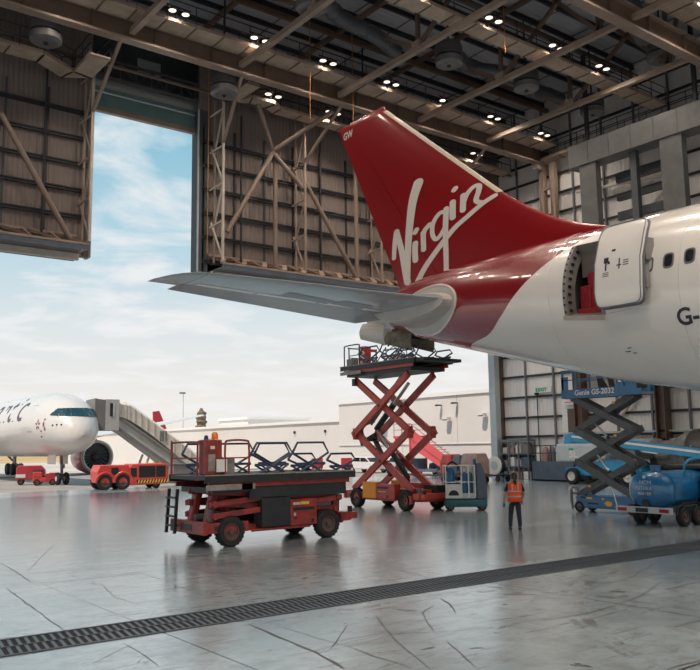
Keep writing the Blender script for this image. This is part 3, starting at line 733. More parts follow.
# ================================================================== FOREGROUND AIRCRAFT (tail half, in the hangar)
AX = 18.0
_Y = [-16, 0, 5, 8, 10, 12.3, 14.8, 17, 19.3, 21, 22.3]
_T = [7.95, 7.95, 7.96, 7.97, 7.98, 8.0, 8.02, 8.0, 7.9, 7.62, 7.25]
_B = [2.62, 2.64, 2.82, 3.2, 3.62, 4.05, 4.68, 5.24, 5.85, 6.38, 6.72]
def fus(Y):
    k = .5 if Y < 21.5 else .1
    t = sum(interp(Y + d*k, _Y, _T) for d in (-1, -.5, 0, .5, 1))/5; b_ = sum(interp(Y + d*k, _Y, _B) for d in (-1, -.5, 0, .5, 1))/5
    return (t+b_)/2, (t-b_)/2
def fp(Y, a, off=0.0):
    zc, r = fus(Y); r += off; return (AX - r*cos(a), Y, zc + r*sin(a))
def fz(Y, z, off=0.0):
    zc, r = fus(Y); s = max(-1, min(1, (z-zc)/r)); return fp(Y, math.asin(s), off)
def livery():
    m = mat('livery_white_and_red', (0.74, 0.70, 0.65), 0.26, coat=1.0, var=0.0, coat_ior=1.5)
    nt = m.node_tree; N = nt.nodes; L = nt.links; b = N['Principled BSDF']
    g = N.new('ShaderNodeNewGeometry'); s = N.new('ShaderNodeSeparateXYZ'); L.new(g.outputs['Position'], s.inputs[0])
    mr = N.new('ShaderNodeMapRange'); mr.inputs[1].default_value = 5.0; mr.inputs[2].default_value = 8.2; L.new(s.outputs['Z'], mr.inputs[0])
    fc = N.new('ShaderNodeFloatCurve'); L.new(mr.outputs[0], fc.inputs['Value'])
    pts = [(5.0, 17.6), (5.38, 16.7), (5.5, 15.6), (5.86, 14.8), (6.3, 14.2), (6.79, 13.5), (7.28, 12.65), (7.6, 11.9), (7.72, 11.35), (8.2, 9.8)]
    c = fc.mapping.curves[0]
    P = [((z-5)/3.2, (y-9)/10) for z, y in pts]
    c.points[0].location = P[0]; c.points[1].location = P[-1]
    for p in P[1:-1]: c.points.new(*p)
    fc.mapping.update()
    yy = N.new('ShaderNodeMapRange'); yy.inputs[1].default_value = 9; yy.inputs[2].default_value = 19; L.new(s.outputs['Y'], yy.inputs[0])
    yy.clamp = False
    gt = N.new('ShaderNodeMath'); gt.operation = 'GREATER_THAN'; L.new(yy.outputs[0], gt.inputs[0]); L.new(fc.outputs[0], gt.inputs[1])
    n = N.new('ShaderNodeTexNoise'); n.inputs['Scale'].default_value = .7; n.inputs['Detail'].default_value = 5; L.new(g.outputs['Position'], n.inputs['Vector'])
    r1 = N.new('ShaderNodeValToRGB'); r1.color_ramp.elements[0].color = (0.76, 0.735, 0.70, 1); r1.color_ramp.elements[1].color = (0.82, 0.795, 0.76, 1); L.new(n.outputs['Fac'], r1.inputs['Fac'])
    mx = N.new('ShaderNodeMix'); mx.data_type = 'RGBA'; L.new(gt.outputs[0], mx.inputs['Factor']); L.new(r1.outputs['Color'], mx.inputs[6]); mx.inputs[7].default_value = (0.25, 0.002, 0.007, 1)
    L.new(mx.outputs[2], b.inputs['Base Color'])
    # faint skin waviness
    mp = N.new('ShaderNodeMapping'); mp.inputs['Scale'].default_value = (1, 1.4, .5); L.new(g.outputs['Position'], mp.inputs[0])
    n2 = N.new('ShaderNodeTexNoise'); n2.inputs['Scale'].default_value = 1.2; n2.inputs['Detail'].default_value = 2; L.new(mp.outputs[0], n2.inputs['Vector'])
    bp = N.new('ShaderNodeBump'); bp.inputs['Strength'].default_value = .25; bp.inputs['Distance'].default_value = .05; L.new(n2.outputs['Fac'], bp.inputs['Height'])
    L.new(bp.outputs['Normal'], b.inputs['Normal']); L.new(bp.outputs['Normal'], b.inputs['Coat Normal'])
    return m
LIV = livery()
ap = thing('airplane', 'large white airliner with red tail fin and open rear door inside the hangar', 'airplane', (AX, 3, 0))
A0, A1 = radians(-14.0), radians(41.5); D0, D1 = 11.28, 12.32
ang = [A0 + (A1-A0)*k/10 for k in range(11)]; rest = 2*pi - (A1-A0); ang += [A1 + rest*k/54 for k in range(1, 54)]
ys = [-16 + i for i in range(16)] + [i*.5 for i in range(0, 22)] + [D0, 11.6, 11.95, D1] + [12.75 + .4*i for i in range(20)]
ys = [y for y in ys if y <= 20.6] + [20.62]
b = MB(); n = len(ang)
for y in ys: b.v += [fp(y, a) for a in ang]
for i in range(len(ys)-1):
    for j in range(n):
        if D0-.01 <= ys[i] < D1-.01 and j < 10: continue
        k = (j+1) % n; b.f.append((i*n+j, i*n+k, (i+1)*n+k, (i+1)*n+j)); b.m.append(0)
b.f.append(tuple(range(n))); b.m.append(0)
fz_ob = b.build('fuselage', LIV, ap, smooth=True, world=True)
# tail cone
b = MB(); rings = []
for y in [20.62 + .18*i for i in range(10)]: rings.append([fp(y, 2*pi*k/40) for k in range(40)])
b.loft(rings); tcn = b.build('tail_cone', 'plate', ap, smooth=True, world=True); tcn['label'] = 'pale grey tail cone behind the red paint'
zc, r_ = fus(22.2)
MB().cyl((AX, 22.15, zc), (AX, 22.28, zc), r_*.75, n=24).build('exhaust', 'black', tcn, world=True)
# hanging cowl doors under the cone: one pale, one with a dark lining on each side
def cowl(ya, yb, ztop, za, zb_, name, m, lab, x0):
    for sx in (-1, 1):
        b = MB(); rows = []
        for k in range(7):
            t_ = k/6; x = AX + sx*(x0 + .16*sin(pi*t_*.8)); rows.append([(x, ya, lerp(ztop, za, t_)), (x, yb, lerp(ztop, zb_, t_)), (x+sx*.035, yb, lerp(ztop, zb_, t_)), (x+sx*.035, ya, lerp(ztop, za, t_))])
        b.loft(rows)
        o = b.build(name, m, ap, world=True, bevel=.01); o['label'] = lab
cowl(21.02, 22.35, 6.75, 5.86, 6.2, 'cowl_door', 'plate', 'open pale cowl door hanging under the tail cone', .30)
cowl(19.62, 20.95, 6.3, 5.52, 5.88, 'lined_door', mat('door_lining', (0.20, 0.18, 0.12), .5, var=.5, scale=4), 'open door with dark yellowish lining under the tail', .34)
b = MB(); b.bx(AX-.3, AX+.3, 19.8, 20.8, 5.95, 6.4); b.bar((AX-.3, 20.0, 6.0), (AX-.5, 19.8, 5.6), .05); b.bar((AX-.3, 20.7, 6.0), (AX-.5, 20.8, 5.8), .05); b.build('equipment_bay', 'black', ap, world=True)
# ---- fin
def LE(z): return interp(z, [7.0, 8.08, 8.374, 8.734, 9.234, 9.889, 14.42], [12.0, 12.32, 13.24, 14.06, 14.92, 15.84, 21.30])
def TE(z): return interp(z, [7.0, 7.7, 14.55], [20.3, 20.63, 24.06])
def HG(z): return 18.68 + .70*(z-7.8)
def half(Y, z):
    c = TE(z) - max(LE(z), TE(z) - 6.6 - .25*max(0, 9.9-z)); s = (Y - LE(z))/(TE(z)-LE(z)); s = max(0, min(1, s))
    T = .055*min(TE(z)-LE(z), 5.6)
    return max(.004, T*2.6*(.2969*sqrt(s) - .126*s - .3516*s*s + .2843*s**3 - .1015*s**4)*1.9)
def finmesh(name, fa, fb, m, parent, ns=26, off=0.0, zs=None, both=True):
    zs = zs or [7.0, 7.4, 7.7, 7.9, 8.08, 8.2, 8.374, 8.55, 8.734, 8.95, 9.234, 9.5, 9.889] + [10.2 + .35*i for i in range(12)] + [14.25, 14.36]
    b = MB(); rings = []
    for z in zs:
        ya, yb = fa(z), fb(z); S = [ya + (yb-ya)*(1-cos(pi*k/ns))/2 for k in range(ns+1)]
        ring = [(AX - half(y, z) - off, y, z) for y in S] + [(AX + half(y, z) + off, y, z) for y in reversed(S)]
        rings.append(ring)
    # domed tip: taper the last section up
    if zs[-1] > 14.3:
        for dz, kk, tr in ((.10, .8, .0), (.16, .45, .12), (.18, .08, .3)):
            z = 14.36 + dz; ya, yb = fa(14.36) + tr*2.0, fb(14.36) + dz*.3; S = [ya + (yb-ya)*(1-cos(pi*k/ns))/2 for k in range(ns+1)]
            rings.append([(AX - half(min(y, TE(14.36)), 14.36)*kk, y, z) for y in S] + [(AX + half(min(y, TE(14.36)), 14.36)*kk, y, z) for y in reversed(S)])
    b.loft(rings); return b.build(name, m, parent, smooth=True, world=True)
fin = finmesh('tail_fin', LE, lambda z: HG(z)-.012, 'red_paint', ap)
rud = finmesh('rudder', lambda z: HG(z)+.012, TE, 'red_paint', ap, ns=10, zs=[7.72] + [8 + .4*i for i in range(16)] + [14.25, 14.36])
# bare leading edge strip
def strip(z0, z1, w_, off, name, m, parent):
    b = MB(); n_ = 30; rings = []
    for i in range(n_+1):
        z = lerp(z0, z1, i/n_); L0 = LE(z); S = [0, .01, .03, .06, .1, .14, w_]
        ring = [(AX - half(L0+s, z) - off, L0+s-off*1.5, z) for s in reversed(S)] + [(AX + half(L0+s, z) + off, L0+s-off*1.5, z) for s in S]
        rings.append(ring)
    b.loft(rings, closed=False, caps=False); return b.build(name, m, parent, smooth=True, world=True, recalc=False)
strip(9.95, 14.3, .19, .008, 'leading_edge', 'cream', fin)['label'] = 'cream bare leading edge strip'
# small rivet lights / white dashes on fin are reflections, not built. White logo strokes:
def fside(Y, z, off): return (AX - half(Y, z) - off, Y, z)
def stroke(b, pts, w0, w1=None, k=.56, n=7):
    """round brush ribbon in the (Y,z) plane of the fin; widths in metres"""
    w1 = w1 or w0
    P = [V((p[0]*k, p[1], 0)) for p in pts]
    C_ = smoothpath(P, n) if len(P) > 2 else [P[0].lerp(P[-1], i/8) for i in range(9)]
    m_ = len(C_); Ls, Rs = [], []
    for i, p in enumerate(C_):
        d = (C_[min(i+1, m_-1)] - C_[max(i-1, 0)]).normalized(); q = V((-d.y, d.x, 0)); ww = lerp(w0, w1, i/(m_-1))/2
        Ls.append(p + q*ww); Rs.append(p - q*ww)
    def put(p): return fside(p.x/k, p.y, .012)
    base = len(b.v)
    for l, r in zip(Ls, Rs):
        for t_ in (0, .33, .67, 1): b.v.append(put(l.lerp(r, t_)))
    for i in range(m_-1):
        for j in range(3): b.f.append((base+i*4+j, base+i*4+j+1, base+(i+1)*4+j+1, base+(i+1)*4+j)); b.m.append(0)
    for e, ww in ((0, w0/2), (m_-1, w1/2)):      # round caps
        c0 = C_[e]; o = len(b.v); b.v.append(put(c0))
        for a in range(16): b.v.append(put(c0 + V((cos(a*pi/8), sin(a*pi/8), 0))*ww))
        for a in range(16): b.f.append((o, o+1+a, o+1+(a+1) % 16)); b.m.append(0)
LG = [([(20.93, 8.88), (20.85, 9.37), (20.73, 9.76)], .13, .16), ([(20.71, 9.78), (20.5, 9.09), (20.37, 8.45), (20.25, 7.93)], .16, .2),
      ([(20.25, 7.95), (20.15, 9.02), (19.98, 9.9), (19.77, 10.63), (19.47, 11.16)], .16, .29), ([(19.75, 9.16), (19.79, 8.89), (19.79, 8.59)], .17, .17),
      ([(19.74, 9.52), (19.65, 9.6)], .15, .15), ([(19.33, 9.42), (19.34, 9.14), (19.35, 8.86)], .15, .15), ([(19.34, 9.2), (19.26, 9.47), (18.99, 9.62)], .13, .15),
      ([(18.20, 9.86), (18.5, 9.87), (18.81, 9.63), (18.88, 9.3), (18.73, 9.07), (18.48, 9.17), (18.24, 9.4)], .13, .12),
      ([(18.17, 9.95), (18.26, 9.21), (18.29, 8.45), (18.33, 7.85)], .15, .13), ([(19.82, 7.76), (19.29, 8.29), (18.35, 8.94), (17.8, 9.26), (17.27, 9.47), (16.62, 9.73), (16.15, 9.87)], .17, .13),
      ([(17.87, 10.09), (17.89, 9.8), (17.9, 9.59)], .16, .16), ([(17.8, 10.46), (17.74, 10.51)], .14, .14), ([(17.40, 10.19), (17.42, 9.95), (17.44, 9.72)], .15, .15),
      ([(17.41, 9.93), (17.23, 10.2), (16.97, 10.36), (16.77, 10.34), (16.78, 10.15), (16.87, 9.89), (16.62, 9.75)], .12, .13)]
b = MB()
for p_, a_, c_ in LG: stroke(b, p_, a_, c_)
b.build('logo', 'logo', fin, world=True, recalc=False)['label'] = 'white handwritten Virgin logo'
text('GW', .38, 'logo', rud, lambda u, v: (V(fside(23.72 - u*.9, 13.98 + v, .01)) - V((AX, 3, 0))), 'tip_code', bold=.01)
# ---- tailplanes
def stab_z(x): return 6.70 + .06*(16.5 - x)
_SX = [16.9, 16.6, 14.5, 12.2, 9.75, 9.35, 9.12]
_SL = [16.65, 16.77, 17.56, 18.2, 19.14, 19.75, 20.9]
def SLE(x): return interp(-x, [-q_ for q_ in _SX], _SL)
def STE(x): return interp(-x, [-16.9, -13.1, -9.9, -9.12], [21.9, 21.77, 21.72, 21.2])
def SHG(x): return interp(-x, [-16.9, -13.5, -9.7], [19.35, 20.05, 20.62])
def sth(y, x):
    a, c = SLE(x), max(STE(x), SLE(x)+.4); s = max(0, min(1, (y-a)/(c-a))); return max(.006, .60*.11*(c-a)*3.0*(.2969*sqrt(s) - .126*s - .3516*s*s + .2843*s**3 - .1015*s**4))
def tailplane(mir):
    sg = lambda x: (2*AX - x) if mir else x
    def wing(name, fa, fb, xs, m, parent, ns=16):
        b = MB(); rings = []
        for x in xs:
            a, c = fa(x), fb(x); S = [a + (c-a)*(1-cos(pi*k/ns))/2 for k in range(ns+1)]
            rings.append([(sg(x), y, stab_z(x) + sth(y, x) - .03*(y-fa(x))*0) for y in S] + [(sg(x), y, stab_z(x) - sth(y, x)) for y in reversed(S)])
        b.loft(rings); return b.build(name, m, parent, smooth=True, world=True)
    xs = [16.95, 16.6, 16, 15, 14, 13, 12, 11, 10.3, 9.95]
    s_ = wing('tailplane', SLE, lambda x: SHG(x)-.01, xs, 'stab', ap)
    wing('wing_tip', SLE, lambda x: interp(-x, [-9.95, -9.12], [20.9, 21.2]), [9.93, 9.75, 9.6, 9.45, 9.3, 9.2, 9.14], 'stab', s_)
    e_ = wing('elevator', lambda x: SHG(x)+.012, STE, [17.0, 16, 15, 14, 13, 12, 11, 10.3, 9.98], 'elev', s_, 8); e_['label'] = 'darker grey elevator'
    # white strips painting the bright highlight along the hinge line, and service panel
    b = MB()
    for x0, x1 in ((16.0, 14.0), (13.9, 12.0), (11.9, 10.2)):
        for k in range(8):
            xa, xb = lerp(x0, x1, k/8), lerp(x0, x1, (k+1)/8)
            b.add([(sg(xa), SHG(xa)-.34, stab_z(xa)-sth(SHG(xa)-.34, xa)-.008), (sg(xb), SHG(xb)-.34, stab_z(xb)-sth(SHG(xb)-.34, xb)-.008),
                   (sg(xb), SHG(xb)-.08, stab_z(xb)-sth(SHG(xb)-.08, xb)-.008), (sg(xa), SHG(xa)-.08, stab_z(xa)-sth(SHG(xa)-.08, xa)-.008)], [(0, 1, 2, 3)])
    b.build('hinge_highlight', 'logo', s_, world=True)
    b = MB()
    for (xa, xb, ya, yb) in ((14.2, 12.6, 19.2, 19.75), (15.4, 14.3, 18.9, 19.6)):
        b.add([(sg(x), y, stab_z(x)-sth(y, x)-.01) for x, y in ((xa, ya), (xb, ya), (xb, yb), (xa, yb))], [(0, 1, 2, 3)])
    b.build('repair_panel', 'elev', s_, world=True)
    return s_
tailplane(False); tailplane(True)
# root plate on the fuselage side
b = MB(); nr, na = 8, 40; idx = {}
b.v.append(fz(18.1, 6.55, .015))
for i in range(1, nr+1):
    for j in range(na):
        a = 2*pi*j/na; rr = i/nr; ry = 1.62 if cos(a) > 0 else 1.45
        Y_ = 18.05 + rr*ry*cos(a); z_ = 6.58 + rr*(.70*sin(a)) - .06*rr*cos(a)
        b.v.append(fz(Y_, z_, .015))
for j in range(na): b.f.append((0, 1+j, 1+(j+1) % na)); b.m.append(0)
for i in range(nr-1):
    for j in range(na): k = (j+1) % na; b.f.append((1+i*na+j, 1+i*na+k, 1+(i+1)*na+k, 1+(i+1)*na+j)); b.m.append(0)
rp_ = b.build('root_plate', 'plate', ap, smooth=True, world=True); rp_['label'] = 'pale grey plate where the tailplane meets the fuselage'
b = MB(); ring = []
for j in range(na+1):
    a = 2*pi*j/na; ry = 1.62 if cos(a) > 0 else 1.45
    ring.append(fz(18.05 + ry*cos(a), 6.58 + .70*sin(a) - .06*cos(a), .02))
b.tube(ring, .035, 6); b.build('seal', 'white_paint', rp_, smooth=True, world=True)
# root fairing: bulged collar round the tailplane root
b = MB(); rings = []
for x, kk in ((17.2, 1.35), (16.9, 1.3), (16.6, 1.18), (16.35, 1.04), (16.2, .9)):
    rings.append([(x, lerp(16.75, 19.9, (1-cos(t_))/2) if True else 0, 6.66 + .34*kk*sin(t_)*(1 if sin(t_) > 0 else 1.25)) for t_ in [2*pi*k/28 for k in range(28)]])
b.loft(rings); b.build('root_fairing', 'plate', ap, smooth=True, world=True)
# ---- cabin windows
b0 = True
for i in range(22):
    Y_ = 9.97 - .51*i
    if 10.0 < Y_ < 12.6: continue
    b = MB(); ring = lambda w_, h_, o: [fz(Y_ + w_*(abs(cos(a))**.55)*(1 if cos(a) > 0 else -1), 6.34 + h_*(abs(sin(a))**.55)*(1 if sin(a) > 0 else -1), o) for a in [2*pi*k/24 for k in range(24)]]
    b.loft([ring(.135, .175, .0), ring(.13, .168, .012), ring(.10, .135, .012), ring(.095, .13, -.004)], caps=False)
    f_ = b.build('window', 'int_grey', ap, smooth=True, world=True)
    b = MB(); r_ = ring(.10, .135, .004); b.add(r_, [tuple(range(24))]); b.build('pane', 'glass' if i else 'palegrey', f_, world=True)
# ---- door opening, interior, open door
b = MB()
# frame: thick reveal round the opening, with bolt holes
def arc(y, o, k=14): return [fp(y, lerp(A0, A1, i/k), o) for i in range(k+1)]
for y0, y1 in ((D1-.01, D1+.10), (D0-.10, D0+.01)):
    b.loft([arc(y0, .012), arc(y1, .012)], closed=False, caps=False)
b.loft([arc(D1-.01, .012), arc(D1-.01, -.35)], closed=False, caps=False)
b.loft([arc(D0+.01, .012), arc(D0+.01, -.35)], closed=False, caps=False)
for a in (A0, A1): b.add([fp(D0, a, .012), fp(D1, a, .012), fp(D1, a, -.35), fp(D0, a, -.35)], [(0,1,2,3)])
fr = b.build('door_frame', 'bridge_dark', ap, world=True, recalc=False)
b = MB()
for i in range(11):
    a = lerp(A0, A1, (i+.5)/11); p = V(fp(D1+.045, a, .010)); q_ = V(fp(D1+.045, a, .03)); MB().cyl(p, q_, .028, n=8).build('bolt', 'black', fr, world=True)
for i in range(9):
    a = lerp(A0, A1, (i+.5)/9); p = V(fp(D1-.012, a, -.12)); MB().bx(p.x-.05, p.x+.05, D1-.04, D1-.005, p.z-.03, p.z+.03).build('latch', 'black', fr, world=True)
b = MB(); b.add([fp(D0-.05, radians(-17.5), .018), fp(D1+.16, radians(-17.5), .018), fp(D1+.16, A0-.005, .018), fp(D0-.05, A0-.005, .018)], [(0,1,2,3)])
b.build('sill_plate', mat('sill_grey', (0.5, 0.42, 0.38), .5, var=.2), fr, world=True)
b = MB(); b.bx(16.35, 18.4, 10.9, 12.6, 5.52, 5.58); b.build('cabin_floor', 'int_red', ap, world=True)
b = MB(); b.bx(17.3, 17.36, 10.6, 13.0, 5.6, 7.5); b.bx(16.75, 17.3, 12.6, 12.65, 5.7, 7.0); b.build('cabin_partition', 'int_grey', ap, world=True)
b = MB(); b.bx(16.55, 16.95, 11.4, 12.05, 5.56, 6.62); b.bx(16.5, 17.0, 11.95, 12.25, 5.56, 6.3); b.bx(16.35, 16.8, 11.4, 12.25, 5.56, 5.72)
b.build('cabin_stowage', 'int_red', ap, world=True, bevel=.03)['label'] = 'red lined equipment inside the doorway'
b = MB(); b.bx(16.7, 16.76, 11.3, 12.3, 6.55, 7.25); b.build('curtain', 'int_grey', ap, world=True)
# door slab
dY0, dY1 = 9.93, 11.12; O = .42
def slab(o, ya, yb, a0, a1, ky=10, ka=16, rnd=.16):
    rows = []
    for i in range(ka+1):
        s = i/ka; row = []
        for j in range(ky+1):
            t_ = j/ky; Y_ = lerp(ya, yb, t_); a = lerp(a0, a1, s); row.append((Y_, a))
        rows.append(row)
    return rows
DA0, DA1 = radians(-11.0), radians(36.5)
def doorpt(Y_, a, o):
    zc, r = fus(11.0); r += o; return (AX - r*cos(a), Y_, zc + r*sin(a) + .06)
out_, inn = [], []
na = 48
for k in range(na):
    t_ = 2*pi*k/na; e = .22
    cx_ = (abs(cos(t_))**e)*(1 if cos(t_) > 0 else -1); sx_ = (abs(sin(t_))**e)*(1 if sin(t_) > 0 else -1)
    out_.append((lerp(dY0, dY1, (cx_+1)/2), lerp(DA0, DA1, (sx_+1)/2)))
cy_, ca_ = (dY0+dY1)/2, (DA0+DA1)/2
def sc(p, s): return (cy_ + (p[0]-cy_)*s, ca_ + (p[1]-ca_)*s)
b = MB(); rings = []
for s, o in ((.001, O), (.25, O), (.5, O), (.7, O), (.85, O), (.94, O), (.985, O-.005), (1.0, O-.02), (1.0, O-.09), (.96, O-.13), (.7, O-.14), (.3, O-.14), (.001, O-.14)):
    rings.append([doorpt(*sc(p, s), o) for p in out_])
b.loft(rings, caps=False); dob = b.build('cabin_door', mat('door_white', (0.80, 0.775, 0.74), .26, coat=.8, var=.03), ap, smooth=True, world=True); dob['label'] = 'open white cabin door slid forward'
b = MB(); b.tube([doorpt(*sc(p, .985), O+.004) for p in out_], .012, 6, closed=True)
b.tube([doorpt(*sc(p, 1.02), O-.10) for p in out_], .03, 6, closed=True); b.build('seal', 'grey', dob, smooth=True, world=True)
b = MB()
for (yy, aa, ra) in ((10.72, 10, .045),): b.lathe([(.001, 0), (.10, 0)], (0,0,0)) if False else None
def patch(b, y0, y1, a0, a1, o): b.add([doorpt(y0, radians(a0), o), doorpt(y1, radians(a0), o), doorpt(y1, radians(a1), o), doorpt(y0, radians(a1), o)], [(0,1,2,3)])
patch(b, 10.74, 10.86, 12.2, 15.2, O+.006); patch(b, 10.78, 10.82, 8, 12.4, O+.006); patch(b, 10.70, 10.76, 11.4, 13, O+.006)
patch(b, 10.44, 10.47, 7.8, 13.6, O+.006); patch(b, 10.40, 10.52, 9.6, 10.2, O+.006); patch(b, 10.58, 10.68, 18.2, 19.4, O+.006)
for i in range(3): patch(b, 10.22, 10.36, 9.4+i*1.2, 9.8+i*1.2, O+.005); patch(b, 10.72, 10.88, 5.0+i*.9, 5.3+i*.9, O+.005)
b.build('door_markings', 'text_dark', dob, world=True)
b = MB(); b.bar((16.05, 9.95, 6.7), (15.78, 9.99, 6.7), .12, .5); b.bar((15.8, 9.97, 5.95), (16.1, 9.85, 5.95), .08)
b.bx(15.62, 15.74, 9.86, 9.93, 5.8, 6.3)
b.build('hinge_arm', 'bridge_dark', dob, world=True)
b = MB(); b.add([doorpt(dY0+.02, DA0-.05, O-.02), doorpt(dY1-.2, DA0-.05, O-.02), doorpt(dY1-.2, DA0-.05, O-.16), doorpt(dY0+.02, DA0-.05, O-.16)], [(0,1,2,3)]); b.build('door_sill', 'bridge_dark', dob, world=True)
# registration letters, small stencils
text('G-', .52, 'text_dark', ap, lambda u, v: V(fz(9.36 - u*1.0, 4.92 + v*.95, .012)) - V((AX, 3, 0)), 'registration', bold=.012)
b = MB()
for (y, z, w_, h_) in ((10.9, 4.62, .12, .02), (11.0, 4.55, .16, .02), (10.8, 4.5, .1, .02)):
    b.add([fz(y, z, .01), fz(y-w_, z, .01), fz(y-w_, z+h_, .01), fz(y, z+h_, .01)], [(0,1,2,3)])
b.build('stencil', 'text_dark', ap, world=True)
# panel lines (thin rings)
b = MB()
for yy in (12.9, 7.2, 9.2): b.tube([fp(yy, radians(a), .0005) for a in range(-90, 91, 5)], .006, 4)
b.build('skin_joint', 'bridge', ap, world=True)
# main landing gear (carries the aircraft, beyond the right edge)
for sx in (-1, 1):
    gx = AX + sx*4.6; g_ = MB(); g_.cyl((gx, -6.5, .7), (gx, -6.5, 3.1), .17, n=14); g_.bar((gx, -7.4, .55), (gx, -5.6, .55), .22, .2); g_.bar((gx, -6.5, 2.9), (AX + sx*1.8, -6.5, 3.6), .4, .3)
    gg = g_.build('landing_gear', 'grey', ap, world=True)
    for yy in (-7.3, -5.7):
        for dx in (-.42, .42):
            t_ = MB(); t_.lathe([(.2, -.19), (.5, -.19), (.56, -.1), (.56, .1), (.5, .19), (.2, .19)], (gx+dx, yy, .56), 'X', 24); t_.build('tyre', 'rubber', gg, smooth=True, world=True)

# ================================================================== FAR AIRCRAFT ON THE APRON
FX = 20.05
_fy = [57.0, 57.12, 57.35, 57.8, 58.6, 59.6, 61.0, 63.0, 65, 100, 108, 116, 120]
_ft = [3.6, 4.0, 4.4, 4.95, 5.7, 6.25, 6.65, 6.87, 6.92, 6.92, 6.9, 6.8, 6.6]
_fb = [3.5, 3.1, 2.8, 2.54, 2.34, 2.22, 2.13, 2.08, 2.05, 2.05, 3.0, 4.7, 5.8]
def ff(Y): t = interp(Y, _fy, _ft); b_ = interp(Y, _fy, _fb); return (t+b_)/2, (t-b_)/2
def ffp(Y, a, off=0): zc, r = ff(Y); r += off; return (FX - r*cos(a), Y, zc + r*sin(a))
def ffz(Y, z, off=0): zc, r = ff(Y); return ffp(Y, math.asin(max(-1, min(1, (z-zc)/r))), off)
fa = thing('airplane', 'white airliner with dark cockpit glass parked nose-in on the sunny apron at left', 'airplane', (FX, 62, 0))
b = MB(); ysf = []
for i in range(len(_fy)-1):
    k = 3 if _fy[i] < 65 else 6
    ysf += [lerp(_fy[i], _fy[i+1], j/k) for j in range(k)]
ysf.append(_fy[-1])
b.loft([[ffp(y, 2*pi*k/40) for k in range(40)] for y in ysf])
b.build('fuselage', 'white_far', fa, smooth=True, world=True)
def nose(phi, z, off=.015):
    """surface point at azimuth phi (0 = straight ahead, + = starboard/-X) and height z"""
    t_ = 0
    while t_ < 6:
        X_, Y_ = FX - t_*sin(phi), 61.0 - t_*cos(phi)
        zc, r = ff(Y_)
        if Y_ < 57.05 or (X_-FX)**2 + (z-zc)**2 > (r+off)**2: break
        t_ += .02
    return (X_, Y_, z)
b = MB(); nn = 40; top = []; bot = []
for i in range(nn+1):
    u = -1 + 2*i/nn; phi = radians(-16) + u*radians(58); au = abs(u)
    zl = 4.86 + .10*au; zh = 5.52 - .05*au
    if au > .8: zh -= (au-.8)/.2*.42; zl += (au-.8)/.2*.04
    top.append((phi, zh)); bot.append((phi, zl))
rows = [[nose(p[0], lerp(q_[1], p[1], k/4), .02) for p, q_ in zip(top, bot)] for k in range(5)]
b.loft(rows, closed=False, caps=False); cg = b.build('cockpit_glass', 'cockpit', fa, world=True)
b = MB()
for deg in (-55, -34, -12, 10, 28):
    b.tube([nose(radians(deg), 4.9 + .58*k/4, .03) for k in range(5)], .022, 5)
b.build('glazing_bar', 'text_dark', cg, world=True)
b = MB()
rows = [[nose(radians(a), z, .012) for a in range(-80, 81, 8)] for z in (3.95, 4.0)]
for a_, z_ in ((28, 4.3), (34, 4.28), (22, 4.3), (62, 3.5), (60, 3.9)):
    p = nose(radians(a_), z_, .0); b.bx(p[0]-.05, p[0]+.05, p[1]-.05, p[1]+.02, p[2]-.05, p[2]+.04)
b.build('probe', 'text_dark', fa, world=True)
# cabin windows row + door outline
b = MB()
for i in range(44):
    y = 72.0 + .53*i
    ring = [ffz(y + .11*cos(a), 4.95 + .17*sin(a), .01) for a in [2*pi*k/10 for k in range(10)]]; b.add(ring, [tuple(range(10))])
b.build('cabin_windows', 'glass', fa, world=True)
b = MB(); b.tube([ffz(y, z, .005) for y, z in ((62.3, 3.9), (61.4, 3.9), (61.4, 5.8), (62.3, 5.8), (62.3, 3.9))], .012, 4); b.build('door_outline', 'grey', fa, world=True)
text('atlantic', 3.3, 'text_purple', fa, lambda u, v: V(ffp(61.4 + (13.2-u)*1.1, .10 + v*.42, .02)) - V((FX, 62, 0)), 'titles', shear=.32, bold=-.015, spacing=1.15, label='dark purple airline titles')
b = MB()                                                # small purple emblem by the cockpit
for k in range(5):
    a = k*2*pi/5 + .3; c0 = (60.3, 4.35)
    b.add([ffz(c0[0] + r_*cos(a+d), c0[1] + r_*sin(a+d)*1.2, .02) for r_, d in ((.06, 0), (.22, -.35), (.36, 0), (.22, .35))], [(0,1,2,3)])
for (y, z, h_) in ((59.55, 4.15, .42), (59.4, 3.9, .3), (59.5, 4.62, .16)):
    b.add([ffz(y, z, .02), ffz(y-.16, z+.08, .02), ffz(y-.1, z+h_, .02), ffz(y+.04, z+h_*.7, .02)], [(0,1,2,3)])
b.build('emblem', mat('emblem_purple', (.30, .08, .14), .5, var=0), fa, world=True)
# nose gear
b = MB(); b.cyl((FX, 61.2, .5), (FX, 61.5, 2.3), .11, n=12); b.cyl((FX, 61.3, 1.1), (FX, 61.4, 2.2), .07, n=8); b.cyl((FX-.35, 61.2, .45), (FX+.35, 61.2, .45), .08, n=8)
b.bx(FX-.12, FX+.12, 61.0, 61.3, 1.2, 1.5)
ng = b.build('nose_gear', 'grey', fa, world=True)
for dx in (-.3, .3):
    MB().lathe([(.15, -.13), (.4, -.13), (.46, -.06), (.46, .06), (.4, .13), (.15, .13)], (FX+dx, 61.2, .46), 'X', 24).build('tyre', 'rubber', ng, smooth=True, world=True)
    MB().lathe([(.001, -.14), (.18, -.14), (.2, -.12), (.2, .12), (.18, .14), (.001, .14)], (FX+dx, 61.2, .46), 'X', 16).build('hub', 'hubwhite', ng, smooth=True, world=True)
for sx in (-1, 1): MB().bx(FX+sx*.45-.02, FX+sx*.45+.02, 61.4, 63.2, 1.5, 2.25).build('gear_door', 'white_far', fa, world=True)
